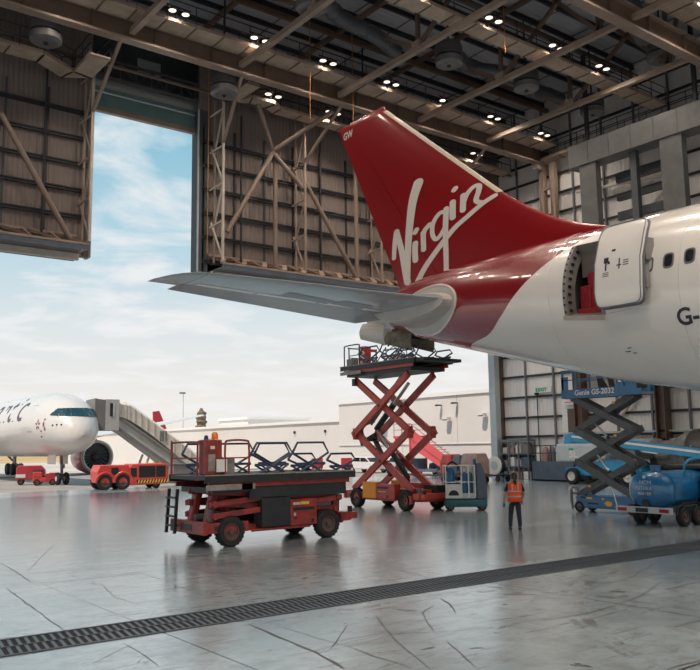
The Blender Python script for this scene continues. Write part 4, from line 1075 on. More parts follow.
for sx in (-1, 1):
    gx = FX + sx*5.0; b = MB(); b.cyl((gx, 92, .6), (gx, 92, 3.4), .2, n=12); b.cyl((gx, 92.2, 1.4), (gx-sx*1.6, 92.2, 3.0), .12, n=8); b.bar((gx, 91, .55), (gx, 93, .55), .25); mg = b.build('main_gear', 'grey', fa, world=True)
    for yy in (91.1, 92.9):
        for dx in (-.4, .4): MB().lathe([(.2, -.2), (.55, -.2), (.62, -.1), (.62, .1), (.55, .2), (.2, .2)], (gx+dx, yy, .62), 'X', 20).build('tyre', 'rubber', mg, smooth=True, world=True)
# wings + engines
for sx in (-1, 1):
    b = MB(); rings = []
    for k in range(9):
        t_ = k/8; x = FX + sx*lerp(1.8, 30, t_); le = lerp(78, 97, t_); ch = lerp(11, 2.4, t_); zz = lerp(2.9, 5.6, t_) + 1.2*t_*t_; th = ch*.055
        rings.append([(x, le + ch*(1-cos(u))/2, zz + th*sin(u)*(1 if sin(u) > 0 else .6)) for u in [2*pi*j/20 for j in range(20)]])
    b.loft(rings); wg = b.build('wing', 'bridge_tan' if False else 'white_far', fa, smooth=True, world=True)
    ex, ez = FX + sx*11.7, 1.8
    nac = MB(); nac.lathe([(1.42, .35), (1.5, .05), (1.6, 0), (1.7, .12), (1.78, .8), (1.8, 2.2), (1.6, 4.0), (1.2, 5.2), (1.1, 5.3)], (ex, 85.5, ez), 'Y', 40, cap=False)
    en = nac.build('engine', mat('nacelle_red' , (.45, .03, .045), .3, coat=.5, var=.03), fa, smooth=True, world=True)
    MB().lathe([(1.42, .6), (1.44, .2), (1.5, .02), (1.6, -.03), (1.7, .1), (1.74, .4)], (ex, 85.48, ez), 'Y', 40, cap=False).build('intake_lip', 'plate', en, smooth=True, world=True)
    MB().lathe([(1.44, .3), (1.42, 1.3), (.001, 1.35)], (ex, 85.5, ez), 'Y', 32, cap=False).build('intake', 'black', en, smooth=True, world=True)
    f_ = MB()
    for k in range(20):
        a = 2*pi*k/20; c, s_ = cos(a), sin(a); c2, s2 = cos(a+.24), sin(a+.24)
        f_.add([(ex+.35*c, 86.5, ez+.35*s_), (ex+1.4*c, 86.35, ez+1.4*s_), (ex+1.4*c2, 86.6, ez+1.4*s2), (ex+.35*c2, 86.7, ez+.35*s2)], [(0,1,2,3)])
    f_.build('fan', 'grey', en, world=True)
    MB().lathe([(.001, -.5), (.15, -.38), (.3, -.1), (.36, .2)], (ex, 86.3, ez), 'Y', 20, cap=False).build('spinner', 'hub', en, smooth=True, world=True)
    MB().prism([(86.3, ez+1.65), (91, ez+1.2), (90, 3.9), (87.5, 4.3)], ex-.2, ex+.2, 'X').build('pylon', 'white_far', en, world=True)
b = MB(); b.prism([(106, 6.6), (116, 6.6), (119, 14.5), (116.2, 14.6)], FX-.2, FX+.2, 'X'); b.build('tail_fin', 'red_paint', fa, world=True)
# ================================================================== RED SCISSOR PLATFORM LIFTS
def hexrail(b, cx, y, z, w, h, r=.034):
    """folding guard rail: hexagonal hoop over a crossed pantograph"""
    t_ = z + h
    b.tube([(cx-w*.5, y, z+h*.66), (cx-w*.36, y, t_), (cx+w*.36, y, t_), (cx+w*.5, y, z+h*.66), (cx+w*.02, y, z+h*.28), (cx-w*.34, y, z)], r, 6)
    b.tube([(cx-w*.5, y, z+h*.66), (cx-w*.02, y, z+h*.28), (cx+w*.34, y, z)], r, 6)
    b.bar((cx-w*.4, y, z+h*.30), (cx+w*.4, y, z+h*.30), .04, .07)
    b.tube([(cx-w*.4, y, z+h*.30), (cx-w*.06, y, z)], r*.8, 6); b.tube([(cx+w*.4, y, z+h*.30), (cx+w*.06, y, z)], r*.8, 6)
def platform_lift(label, loc, rz, zt, raised, group=None):
    t = thing('scissor_lift', label, 'scissor lift', loc, rz, group)
    R_ = 'lift_red_bright' if raised else 'lift_red'
    # chassis
    c = MB(); c.bx(-2.28, 2.28, -.62, .62, .34, .52); c.bx(-2.3, -1.0, -.9, -.4, .36, .62); c.bx(-2.3, -1.0, .4, .9, .36, .62)
    c.bx(.0, 2.0, -.5, .5, .5, .78); c.bx(2.0, 2.35, -.9, .9, .42, .66); c.bx(-2.34, -2.2, -.95, .95, .34, .66)
    c.bar((-.9, -.86, .36), (.95, -.86, .36), .08, .06); c.bar((-.9, .86, .36), (.95, .86, .36), .08, .06)
    ch = c.build('chassis', R_, t, bevel=.015)
    MB().bx(-2.35, -2.33, -.3, .3, .42, .58).bx(-2.0, -1.7, -.905, -.9, .42, .54).build('lamp_panel', 'lift_black', ch)
    b = MB(); b.cyl((-1.9, -.5, .62), (-1.9, -.5, .95), .1, n=12); b.cyl((-1.55, -.3, .62), (-1.55, -.3, .85), .13, n=12); b.cyl((-2.0, .2, .7), (-1.3, .2, .7), .09, n=12); b.cyl((2.0, -.55, .66), (2.0, -.55, .86), .09, n=10)
    b.tube(smoothpath([(-1.9, -.5, .9), (-1.7, -.6, 1.05), (-1.5, -.4, .9), (-1.2, -.2, .7)]), .025, 6)
    b.build('hydraulic_pump', 'grey', ch)
    # black battery box and red service panel
    s_ = -1
    for s_ in (-1, 1):
        if raised:
            MB().bx(-1.05, -.2, s_*.93, s_*.6, .40, 1.05).build('orange_cabinet', 'orange', t, bevel=.02)['label'] = 'bright orange cabinet door'
            e = MB().bx(-.2, .95, s_*.92, s_*.6, .40, .98).build('service_panel', R_, t, bevel=.02)
        else:
            MB().bx(-.62, .28, s_*.93, s_*.5, .42, 1.22).build('battery_box', 'lift_black', t, bevel=.02)['label'] = 'black ribbed battery box'
            e = MB().bx(.28, 1.15, s_*.92, s_*.6, .40, 1.10).build('service_panel', R_, t, bevel=.02)
        x0 = -.2 if raised else .28
        b = MB(); yy = s_*.925
        b.bx(x0+.08, x0+.78, yy-.004, yy+.004, .80, .88); b.bx(x0+.12, x0+.2, yy-.004, yy+.004, .58, .62); b.bx(x0+.68, x0+.76, yy-.004, yy+.004, .46, .56)
        b.build('vent_slot', 'black', e)
        if not raised:
            MB().bx(x0+.32, x0+.60, yy-.006, yy+.006, .95, 1.03).build('sticker', 'yellow', e); MB().bx(x0+.08, x0+.30, yy-.006, yy+.006, .95, 1.02).build('sticker', 'beige', e); MB().bx(x0+.1, x0+.17, yy-.006, yy+.006, .66, .74).build('sticker', 'beige', e)
        else: MB().bx(x0+.15, x0+.62, yy-.006, yy+.006, .66, .70).build('sticker', 'beige', e)
    for wx in (-1.52, 1.53):
        for wy in (-.82, .82): wheel(t, (wx, wy, .385), .385, .28)
    # control pod / ladder end
    MB().bar((2.35, -.75, .55), (2.6, -.75, .55), .2, .18).build('bumper', R_, t)
    b = MB(); b.cyl((2.45, -.7, .64), (2.45, -.7, .8), .07, n=10); b.build('socket', 'black', t)
    # scissor stack
    zb, zp = .78, zt - (.62 if raised else .42)
    nst = 2; hs = (zp - zb)/nst; La = 4.08 if raised else 3.92; run = sqrt(La*La - hs*hs)
    for py in (-.72, .5):
        for k in range(nst):
            z0, z1 = zb + k*hs, zb + (k+1)*hs
            for sg in (-1, 1):
                b = MB(); yy = py + .075*sg*(1 if py > 0 else -1)
                p, q_ = V((-sg*run/2 + 0, yy, z0)), V((sg*run/2, yy, z1))
                d = (q_-p).normalized(); b.bar(p - d*.12, q_ + d*.12, .13 if raised else .10, .27 if raised else .14, up=V((0,0,1)))
                b.cyl((p.x, yy-.09, p.z), (p.x, yy+.09, p.z), .09, n=12); b.cyl((q_.x, yy-.09, q_.z), (q_.x, yy+.09, q_.z), .09, n=12)
                b.build('scissor_arm', R_, t, bevel=.01)
            b = MB(); b.cyl((0, py-.15, (z0+z1)/2), (0, py+.15, (z0+z1)/2), .07, n=12); b.build('pivot_pin', 'lift_black', t)
    if raised:
        # elbow link plates, hydraulic rams and hoses
        for py in (-.72, .5):
            for sx in (-1, 1):
                b = MB(); b.bx(sx*run/2-.10, sx*run/2+.10, py-.11, py+.11, zb+hs-.24, zb+hs+.24); b.build('link_plate', R_, t, bevel=.03)
        for (p, q_, r1) in (((.9, -.15, 1.2), (-.95, -.15, 3.15), .11), ((.5, .2, 1.05), (-.5, .2, 2.6), .11), ((-1.2, 0, 3.2), (.9, 0, 5.0), .13)):
            P, Q = V(p), V(q_); m_ = P.lerp(Q, .55)
            rm = MB().cyl(P, m_, r1, n=14).build('hydraulic_ram', 'lift_black', t, smooth=True); MB().cyl(m_, Q, r1*.55, n=12).build('ram_rod', 'bare', rm, smooth=True)
        b = MB(); b.bar((-1.0, -.5, 3.45), (1.15, -.5, 5.25), .06, .26); b.build('cable_tray', 'greyblue', t)['label'] = 'grey cable tray lying along the upper arms'
        MB().bar((-.95, -.56, 3.55), (1.1, -.56, 5.27), .03, .06).build('tray_edge', 'lift_navy', t)
        b = MB()
        for o_ in (0, .06, .12): b.tube(smoothpath([(-1.1, -.3+o_, 3.5), (-1.7, -.35+o_, 3.35), (-1.85, -.35+o_, 3.05), (-1.55, -.3+o_, 2.75), (-.9, -.2+o_, 2.7)]), .028, 6)
        b.build('hose', 'lift_navy', t, smooth=True)
        b = MB(); b.bar((-.9, -.3, 2.95), (-1.9, -.3, 2.6), .1, .2); b.bar((-.2, -.1, 1.3), (-1.3, -.1, 2.9), .12, .18); b.build('lower_link', 'lift_black', t)
    # platform
    z = zt
    p_ = MB(); p_.bx(-2.33, 2.36, -1.0, 1.02, z-.1, z); p_.build('deck', 'lift_black', t)
    p_ = MB(); p_.bx(-2.35, 2.38, -1.03, -1.0, z-.17, z+.02); p_.bx(-2.35, 2.38, 1.02, 1.05, z-.17, z+.02); p_.bx(2.36, 2.42, -1.03, 1.05, z-.17, z+.02)
    if raised: p_.bx(2.42, 2.95, -.98, 1.0, z-.14, z-.02)
    p_.build('deck_skirt', 'lift_black', t)
    MB().bx(-2.36, 2.38, -1.045, -1.03, z, z+.035).build('deck_edge', 'deckedge', t)
    MB().bx(-2.2, 2.25, -.96, -.9, z-.30, z-.17).bx(-2.2, 2.25, .9, .96, z-.30, z-.17).build('side_rail', R_, t)
    MB().bx(-2.05, 2.1, -.9, .9, z-.44, z-.30).build('sub_frame', 'lift_black', t)
    if not raised:
        for sy in (-.93, .86): MB().bx(-1.0, 2.15, sy, sy+.07, z-.62, z-.30).build('side_skirt', 'lift_black', t)
    b = MB(); b.bx(-2.32, -.9, -1.06, -1.04, z-.36, z-.22); b.build('number_plate', 'deckedge', t)
    MB().bx(-1.3, -.98, -1.06, -1.04, z-.36, z-.22).build('plate_end', R_, t) if not raised else None
    # guards
    rm = R_ if not raised else 'lift_navy'
    # end hoop across the width
    g_ = MB(); zt2 = z + .86
    g_.tube(smoothpath([(-2.32, .95, z), (-2.32, .95, zt2-.1), (-2.32, .86, zt2), (-2.32, -.5, zt2), (-2.32, -.56, zt2-.06), (-2.32, -.56, z)], 4), .028, 8); g_.tube([(-2.32, .95, z+.45), (-2.32, -.56, z+.45)], .022, 6)
    g_.tube([(-2.32, .98, z), (-2.32, .98, z+.92)], .025, 6)
    g_.build('end_guard', rm, t, smooth=True)
    g_ = MB(); g_.tube(smoothpath([(-2.1 if raised else -1.75, -.98, z), (-2.1 if raised else -1.75, -.98, zt2-.1), (-2.0 if raised else -1.65, -.98, zt2+.03), (-1.15, -.98, zt2+.03), (-1.05, -.98, zt2-.1), (-1.05, -.98, z)], 4), .028, 8); g_.tube([(-1.75, -.98, z+.45), (-1.05, -.98, z+.45)], .02, 6)
    g_.build('side_gate', rm, t, smooth=True)
    hs_ = [(-.35, 1.3, .82), (.9, 1.2, .82), (2.05-.1, 1.0, .5)]
    for (cx, w_, h_) in hs_:
        for yy in (-.99, 1.0):
            b = MB(); hexrail(b, cx, yy, z, w_, h_ if not raised else h_*.85); b.build('folding_guard', 'lift_navy', t)
    b = MB(); hexrail(b, -1.4, 1.0, z, 1.2, .82); b.build('folding_guard', 'lift_navy', t)
    # control cabinet and beacon
    if not raised:
        cb = MB(); cb.bx(-2.26, -1.8, -.92, -.5, z+.02, z+.92); cbo = cb.build('control_cabinet', R_, t, bevel=.03)
        MB().bx(-2.2, -2.0, -.925, -.915, z+.12, z+.55).build('panel_door', 'deckedge', cbo); MB().bx(-2.14, -2.02, -.93, -.92, z+.68, z+.76).build('sticker', 'white', cbo)
        MB().bx(-1.74, -1.42, -.9, -.6, z+.02, z+.45).build('tool_box', 'bridge_dark', t, bevel=.02)
        MB().bx(-2.0, -1.7, -1.0, -.97, z+.1, z+.42).build('notice_board', 'white', t)
        bs = MB().cyl((-1.72, -.3, z+.4), (-1.72, -.3, z+.93), .025, n=8).build('beacon_post', R_, t)
        MB().lathe([(.001, .19), (.05, .18), (.085, .13), (.09, 0), (.001, 0)], (-1.85, -.6, z+.93), n=18, cap=False).build('beacon', 'beacon', t, smooth=True)['label'] = 'orange warning beacon'
        MB().lathe([(.001, .12), (.05, .1), (.06, 0)], (-2.15, -.7, z+.92), n=14, cap=False).build('alarm_horn', 'lift_navy', t, smooth=True)
        # ladder at the end
        b = MB()
        for yy in (.95, .45):
            b.bar((-2.45, yy, .3), (-2.38, yy, z-.35), .08, .05)
        for k in range(4): b.bar((-2.43, .45, .5+.24*k), (-2.43, .95, .5+.24*k), .12, .04)
        b.build('ladder', 'lift_black', t)
        for p_, q_ in (((-1.95, -.4, .5), (-1.75, -.4, z-.4)), ((-1.2, -.35, .5), (-1.6, -.35, z-.4)), ((-2.0, .4, .5), (-1.8, .4, z-.4))): MB().bar(p_, q_, .26, .2).build('end_link', R_, t, bevel=.04)
        MB().bx(1.25, 1.75, -.75, -.6, .88, 1.1).build('cylinder_guard', 'grey', t); MB().bx(1.85, 2.1, -.7, -.4, .66, 1.15).build('end_link', R_, t, bevel=.05)
    else:
        cb = MB(); cb.bx(-1.75, -1.35, -.5, -.1, z+.02, z+.88); cbo = cb.build('control_cabinet', R_, t, bevel=.03)
        MB().bx(-2.2, -1.8, -.8, -.45, z+.02, z+.36).build('tool_box', 'bridge_dark', t, bevel=.02)
        MB().bx(-2.36, -2.26, .7, .9, z+.78, z+.9).build('beacon', 'lift_red_bright', t)
        b = MB()
        for k in range(3):
            zz = z + .05 + .26*k
            b.tube([(-1.75, -.52, zz), (-1.3, -.52, zz+.26)], .025, 6); b.tube([(-1.3, -.52, zz), (-1.75, -.52, zz+.26)], .025, 6)
        b.build('lattice_gate', 'white', t)
        b = MB()
        for (x0, dz, s2) in ((-.6, .0, 1), (-.1, .05, -1), (.35, 0, 1), (.7, .05, 1)):
            b.tube([(x0, -.5*s2, z+dz), (x0+.35, -.4*s2, z+.45), (x0+.1, 0, z+.75), (x0-.2, .3*s2, z+.4), (x0+.3, .5*s2, z+.02)], .022, 6)
            b.tube([(x0-.3, .2, z+.02), (x0+.2, .25, z+.38), (x0+.6, .2, z+.1)], .03, 6)
        b.build('folded_rails', 'lift_navy', t)
        b = MB(); b.bx(.2, .55, -.2, .1, z+.02, z+.3); b.bar((.0, -.3, z+.15), (.9, .2, z+.3), .06); b.bx(-.4, -.15, .3, .6, z+.02, z+.35); b.build('tool_pile', 'beige', t)
        # loose ends of lifting arms below platform
        b = MB(); b.bar((-run/2, -.72, zp+.1), (-run/2, -.72, zp-.2), .2); b.build('roller_bracket', 'lift_black', t)
        MB().bx(1.5, 2.3, .1, .8, .5, .95).build('rear_tray', 'lift_black', t, bevel=.02)
        b = MB(); b.bar((1.1, -.6, .5), (2.3, -.6, .5), .2, .1); b.bar((1.7, -.9, .42), (1.95, -.9, .42), .12, .3); b.build('outrigger', R_, t)
    return t
platform_lift('low red scissor lift with folding navy guard rails, lowered in mid floor', (12.05, 19.78, 0), 0, 1.80, False)
platform_lift('tall red scissor lift with orange cabinet raised high under the aircraft tail', (22.05, 25.85, 0), -pi/2, 5.86, True)

# ================================================================== small personnel lift beside the red lift
t = thing('personnel_lift', 'small teal and white one-man lift standing beside the raised red lift', 'lift', (23.0, 22.9, 0), radians(-52.6+15))
b = MB(); b.bx(-.78, .8, -.42, .42, .14, .42); b.bx(-.7, .45, -.45, -.40, .22, .38); b.build('base', 'teal', t, bevel=.03)
for wx in (-.6, .62):
    for wy in (-.36, .36): wheel(t, (wx, wy, .14), .14, .1, name='castor')
b = MB(); b.bx(-.76, .32, -.42, .42, .46, .52); b.build('cage_floor', 'palegrey', t)
b = MB(); b.bx(-.78, -.18, -.44, -.42, .5, 1.0); b.build('lower_panel', 'white', t)['label'] = 'white lower panel with a dark arched cut-out'
b = MB(); b.prism([(-.68 + .2*(1-cos(pi*k/12)), .58 + .2*sin(pi*k/12)) for k in range(13)], -.447, -.441, 'Y'); b.build('arch_opening', 'black', t)
b = MB(); b.bx(-.18, .35, -.44, -.42, .48, .66); b.build('toe_board', 'palegrey', t)
b = MB()
for x_, y_ in ((-.77, -.43), (-.17, -.43), (.34, -.43), (-.77, .43), (.34, .43), (.1, -.43)): b.bx(x_-.022, x_+.022, y_-.022, y_+.022, .5, 1.72)
for zz in (1.08, 1.7):
    b.tube([(-.77, -.43, zz), (.34, -.43, zz), (.34, .43, zz), (-.77, .43, zz), (-.77, -.43, zz)], .02, 6)
b.build('cage_rail', 'white', t)
b = MB(); b.loft([[(x_, y_, zz) for x_, y_ in ((.42, -.3), (.42+w_, -.26), (.42+w_, .26), (.42, .3))] for zz, w_ in ((.42, .42), (.9, .40), (1.4, .34), (1.75, .22), (1.8, .15))]); b.build('mast_cover', 'greyblue', t, bevel=.03)
b = MB(); b.bx(.34, .44, -.2, .2, .5, 1.95); b.build('mast', 'teal', t)
b = MB(); b.tube(smoothpath([(-.72, -.3, 1.5), (-.7, -.32, 1.68), (-.5, -.3, 1.84), (-.3, -.3, 1.7), (-.28, -.3, 1.5)]), .04, 8); b.build('hose_coil', 'black', t, smooth=True)
tk = thing('tool_bag', 'bulging blue bag inside the cage of the small one-man lift', 'bag', V((23.0, 22.9, .52)) + Matrix.Rotation(radians(-37.6), 3, 'Z') @ V((-.55, -.1, 0)), radians(-37.6))
b = MB(); b.lathe([(.001, 1.14), (.1, 1.1), (.16, .95), (.19, .7), (.16, .45), (.1, .35), (.001, .33)], n=16, cap=False)
MB().lathe([(.001, 0), (.15, .0), (.16, .3), (.13, .36), (.001, .36)], n=14, cap=False).build('tub', 'hub', tk, smooth=True)
b.build('sack', 'blue', tk, smooth=True)
Rz = Matrix.Rotation(radians(-37.6), 3, 'Z')
for i, (lx, ly, m_, lb) in enumerate(((-.02, -.2, 'blue', 'blue gas cylinder at the left inside the small one-man lift cage'), (.18, -.15, 'teal', 'teal gas cylinder at the right inside the small one-man lift cage'))):
    p = V((23.0, 22.9, .52)) + Rz @ V((lx, ly, 0))
    c_ = thing('gas_cylinder', lb, 'gas cylinder', p)
    MB().lathe([(.001, 0), (.12, 0), (.125, .05), (.125, .75), (.09, .88), (.04, .93), (.001, .93)], n=18, cap=False).build('bottle', m_, c_, smooth=True)
    MB().lathe([(.03, .92), (.03, 1.0), (.05, 1.01), (.05, 1.05), (.001, 1.06)], n=12, cap=False).build('valve', 'bare', c_, smooth=True)

# ================================================================== BLUE SCISSOR LIFT
t = thing('scissor_lift', 'blue scissor lift with dark grey arms raised beneath the white fuselage at right', 'scissor lift', (25.45, 18.05, 0), -pi/2); t.scale = (1, .74, 1)
b = MB(); b.bx(-1.2, 1.45, -.52, .52, .16, .60); b.build('chassis', 'blue', t, bevel=.02)
b = MB(); b.bx(-1.2, 1.3, -.54, -.52, .22, .55); b.build('side_tray', 'blue', t, bevel=.01)
b = MB(); b.prism([(.0, .36), (.12, .44), (.3, .42), (.34, .34), (.25, .25), (.1, .27)], -.55, -.545, 'Y'); b.bx(-.75, -.5, -.545, -.54, .48, .55); b.bx(-.1, 0, -.545, -.54, .48, .54); b.build('warning_label', 'yellow', t)
b = MB(); b.bx(-.7, -.25, -.545, -.54, .3, .36); b.bx(-1.0, -.8, -.545, -.54, .5, .56); b.build('stencil', 'black', t)
for wx in (-1.08, 1.1):
    for wy in (-.5, .5): wheel(t, (wx, wy, .2), .2, .13, hub='hub')
b = MB(); b.bx(-1.45, -1.38, -.5, -.45, .1, .78); b.bx(-1.45, -1.38, .4, .45, .1, .78); b.tube(smoothpath([(-1.2, -.5, .18), (-1.42, -.5, .25), (-1.45, -.5, .7), (-1.38, -.5, .86), (-1.15, -.5, .86), (-1.1, -.5, .7)]), .035, 6)
b.bx(-1.45, -1.2, -.45, .45, .62, .7); b.build('entry_step', 'grey', t)
b = MB(); b.bx(-1.3, -.95, -.3, .3, .6, .68); b.build('controller_shelf', 'palegrey', t)
zb, zp, nst = .62, 4.12, 3; hs = (zp-zb)/nst; run = 2.35
for py in (-.36, .36):
    for k in range(nst):
        z0, z1 = zb+k*hs, zb+(k+1)*hs
        for sg in (-1, 1):
            yy = py + .05*sg; b = MB(); p, q_ = V((-sg*run/2+.02, yy, z0)), V((sg*run/2+.02, yy, z1)); d = (q_-p).normalized()
            b.bar(p-d*.1, q_+d*.1, .09, .235); b.cyl((p.x, yy-.06, p.z), (p.x, yy+.06, p.z), .07, n=12); b.cyl((q_.x, yy-.06, q_.z), (q_.x, yy+.06, q_.z), .07, n=12)
            b.build('scissor_arm', 'arm_grey', t, bevel=.01)
        if py < 0:
            b = MB(); b.bx(-.1 - .6, -.1 - .48, py-.06-.035, py-.06-.03, z0+hs*.2+.05, z0+hs*.2+.12) if k == 0 else b.bx(.5, .62, py-.095, py-.09, z0+hs*.78, z0+hs*.85)
            b.build('warning_label', 'yellow', t)
for z0, z1 in ((.75, 2.2), (2.1, 3.3)):
    rm = MB().cyl((.7, 0, z0), (0, 0, (z0+z1)/2), .07, n=12).build('hydraulic_ram', 'lift_black', t, smooth=True); MB().cyl((0, 0, (z0+z1)/2), (-.6, 0, z1), .04, n=10).build('ram_rod', 'bare', rm, smooth=True)
MB().bx(-1.6, 1.75, -.56, .5, 4.16, 4.24).build('deck', 'grey', t)
b = MB(); b.bx(-1.6, 1.78, -.585, -.56, 4.14, 4.46); b.bx(-1.62, -1.6, -.58, .5, 4.14, 4.42); b.bx(-1.6, 1.75, .5, .525, 4.14, 4.42); sk = b.build('toe_board', 'blue', t)
text('Genie GS-2032', .27, 'white', sk, lambda u, v: (-1.02 + u*1.02, -.59, 4.24 + v), 'lettering', shear=.1, bold=.006, label='white Genie GS-2032 lettering')
b = MB()
for (x0, x1) in ((-1.58, -.9), (1.0, 1.75)):
    b.bx(x0, x0+.08, -.58, -.54, 4.4, 5.2); b.bx(x1-.12, x1, -.58, -.54, 4.4, 5.2)
b.bx(-1.58, 1.75, -.58, -.54, 5.15, 5.2); b.bx(-1.58, 1.75, -.58, -.54, 4.8, 4.84); b.bx(-1.58, 1.75, .48, .52, 5.15, 5.2); b.bx(-1.58, 1.75, .48, .52, 4.8, 4.84)
b.bx(-1.6, -1.56, -.58, .5, 5.15, 5.2); b.bx(-1.6, -1.3, -.58, -.54, 4.4, 4.95)
for x_ in (-1.58, -.9, 0, 1.0, 1.72): b.bx(x_-.03, x_+.03, .48, .52, 4.4, 5.2)
b.build('guard_rail', 'blue', t)
b = MB(); b.bx(.75, 1.72, -.5, .3, 4.24, 4.62); b.build('extension_box', 'blue', t, bevel=.02); MB().bx(1.6, 1.85, -.6, -.2, 4.35, 4.66).build('control_box', 'black', t, bevel=.02)
pp = V((25.6, 18.05, 0)); 
b = MB(); b.bar((25.4, 18.1, 4.25), (25.4, 18.25, 5.15), .12, .22); b.bar((25.4, 17.65, 4.25), (25.4, 17.8, 5.15), .12, .2); b.bar((25.4, 18.2, 5.1), (25.4, 17.75, 5.1), .14, .1)
b.bar((25.4, 17.85, 4.35), (25.4, 18.1, 4.75), .1)
tag(b.build('step_frame', 'black', bevel=.03), 'small black frame standing on the deck of the blue scissor lift', 'frame')

# ================================================================== BLUE TANK TRAILER
t = thing('tank_trailer', 'blue water tank bowser trailer with a pale rear bumper at the lower right edge', 'trailer', (24.4, 13.95, 0)); TT = t
def cap(x, s): return [(x, 14.18 + .74*s*(abs(cos(a))**.8)*(1 if cos(a) > 0 else -1), 1.06 + .56*s*(abs(sin(a))**.8)*(1 if sin(a) > 0 else -1)) for a in [2*pi*k/36 for k in range(36)]]
b = MB(); b.loft([cap(22.32, .02), cap(22.34, .4), cap(22.38, .65), cap(22.46, .84), cap(22.58, .96), cap(22.72, 1.0), cap(24.2, 1.0), cap(26.2, 1.0), cap(26.5, .9), cap(26.65, .5), cap(26.68, .02)])
tk = b.build('tank', 'tankblue', t, smooth=True, world=True)
b = MB()
for x in (22.74, 24.0, 25.4): b.loft([cap(x-.025, 1.012), cap(x+.025, 1.012)], caps=False)
b.build('weld_band', 'blue', tk, world=True)
text('NON', .17, 'white', tk, lambda u, v: V((22.33, 14.36 - u, 1.25 + v*.9)) - V((24.4, 13.95, 0)), 'lettering', label='faint pale lettering on the tank end')
text('POTABLE', .15, 'white', tk, lambda u, v: V((22.31, 14.50 - u*.9, 1.08 + v*.9)) - V((24.4, 13.95, 0)), 'lettering')
text('WATER', .15, 'white', tk, lambda u, v: V((22.31, 14.42 - u*.9, .92 + v*.9)) - V((24.4, 13.95, 0)), 'lettering')
MB().cyl((22.36, 14.22, 1.45), (22.40, 14.22, 1.45), .05, n=14).build('badge', 'white', tk, world=True)
b = MB(); b.cyl((22.95, 14.18, 1.58), (22.95, 14.18, 1.74), .14, n=20); b.cyl((22.95, 14.18, 1.74), (22.95, 14.18, 1.78), .16, n=20); b.build('filler_cap', 'blue', tk, smooth=True, world=True)
b = MB(); b.bx(22.22, 22.30, 13.28, 15.16, .40, .58); b.build('bumper', 'palegrey', t, bevel=.01, world=True)
for yy in (13.52, 14.92):
    lb = MB().bx(22.19, 22.225, yy-.15, yy+.15, .44, .54).build('tail_light', mat('tail_light_red', (.35, .015, .02), .25, var=.1), t, bevel=.01, world=True)
b = MB(); b.bx(22.19, 22.22, 14.05, 14.45, .43, .55); b.bar((22.3, 13.5, .5), (27, 13.5, .5), .1, .14); b.bar((22.3, 14.85, .5), (27, 14.85, .5), .1, .14); b.bx(22.34, 22.42, 14.1, 14.3, .56, .8); b.build('frame', 'lift_black', t, world=True)
for x in (23.1, 23.85):
    for yy in (13.45, 14.9): wheel(t, (x - 24.4, yy-13.95, .29), .29, .2, name='wheel')
for yy in (13.45, 14.9): MB().tube([(22.75, yy, .35), (22.8, yy, .55), (23.1, yy, .66), (23.85, yy, .66), (24.2, yy, .55), (24.25, yy, .35)], .05, 6).build('mudguard', 'lift_black', t, world=True)
b = MB(); b.bar((22.3, 15.15, .55), (22.25, 15.25, 1.05), .03); b.build('marker_rod', 'white', t, world=True)
b = MB(); b.tube(smoothpath([(22.9, 13.2, 1.5), (22.8, 13.1, 1.85), (23.3, 13.0, 2.0), (25.5, 12.9, 2.0)]), .04, 8); b.tube([(25.0, 12.9, 2.0), (25.0, 13.2, .5)], .04, 8); b.build('hose_rail', 'blue_bright', t, smooth=True, world=True)
b = MB(); b.bx(24.0, 27.2, 12.7, 13.4, .45, 1.5); b.bx(24.6, 27.2, 13.3, 14.9, 1.62, 1.75); b.build('pump_housing', 'lift_black', t, bevel=.04, world=True)

TT.location = (24.15, 14.22, 0)
# ================================================================== BLUE BOOM LIFT by the right wall
t = thing('boom_lift', 'large blue boom lift with a pale counterweight parked along the right wall', 'boom lift', (43.4, 31, 0))
b = MB(); b.bx(42.6, 44.6, 28.6, 33.7, .55, 1.0); b.prism([(33.6, .5), (32.6, 1.5), (29.5, 1.55), (28.4, .9), (28.6, .5)], 42.7, 44.5, 'X'); b.build('chassis', 'blue_bright', t, bevel=.03, world=True)
for yy in (33.05, 29.1):
    for xx in (42.45, 44.75): wheel(t, (xx-43.4, yy-31, .48), .48, .38, 'X', hub='hubwhite')
b = MB(); b.bx(42.5, 44.6, 31.2, 34.3, 1.35, 2.45); b.bx(42.5, 44.6, 30.7, 31.2, 1.5, 2.2); cwt = b.build('counterweight', 'palegrey', t, bevel=.12, world=True)
text('SL', .62, 'white', cwt, lambda u, v: V((42.49, 33.3 - u*1.15, 1.62 + v*.9)) - V((43.4, 31, 0)), 'lettering', bold=.02)
b = MB(); b.bx(42.485, 42.5, 32.95, 33.3, 2.05, 2.18); b.build('green_mark', 'green', cwt, world=True)
b = MB(); b.prism([(34.0, 2.4), (33.9, 3.0), (33.3, 3.1), (32.6, 2.7), (32.2, 2.4)], 42.9, 44.0, 'X'); b.build('turret', 'blue_bright', t, bevel=.05, world=True)
b = MB(); b.bar((42.95, 33.4, 2.85), (42.3, 19.5, 1.25), .42, .5); bm_ = b.build('boom', 'blue_bright', t, bevel=.03, world=True)
MB().bar((42.72, 33.2, 2.9), (42.07, 19.6, 1.34), .03, .12).build('boom_stripe', 'white', bm_, world=True)
MB().bar((43.0, 30.5, 2.2), (43.0, 27.5, 1.85), .1, .1).build('boom_ram', 'bare', bm_, world=True)
b = MB(); b.bx(42.6, 44.4, 28.7, 31.4, 1.5, 2.15); b.cyl((42.55, 30.4, 1.8), (42.55, 29.7, 1.8), .2, n=12); b.build('engine_cover', 'grey', t, bevel=.05, world=True)

t.location.x = 42.7; t.location.y = 30.2
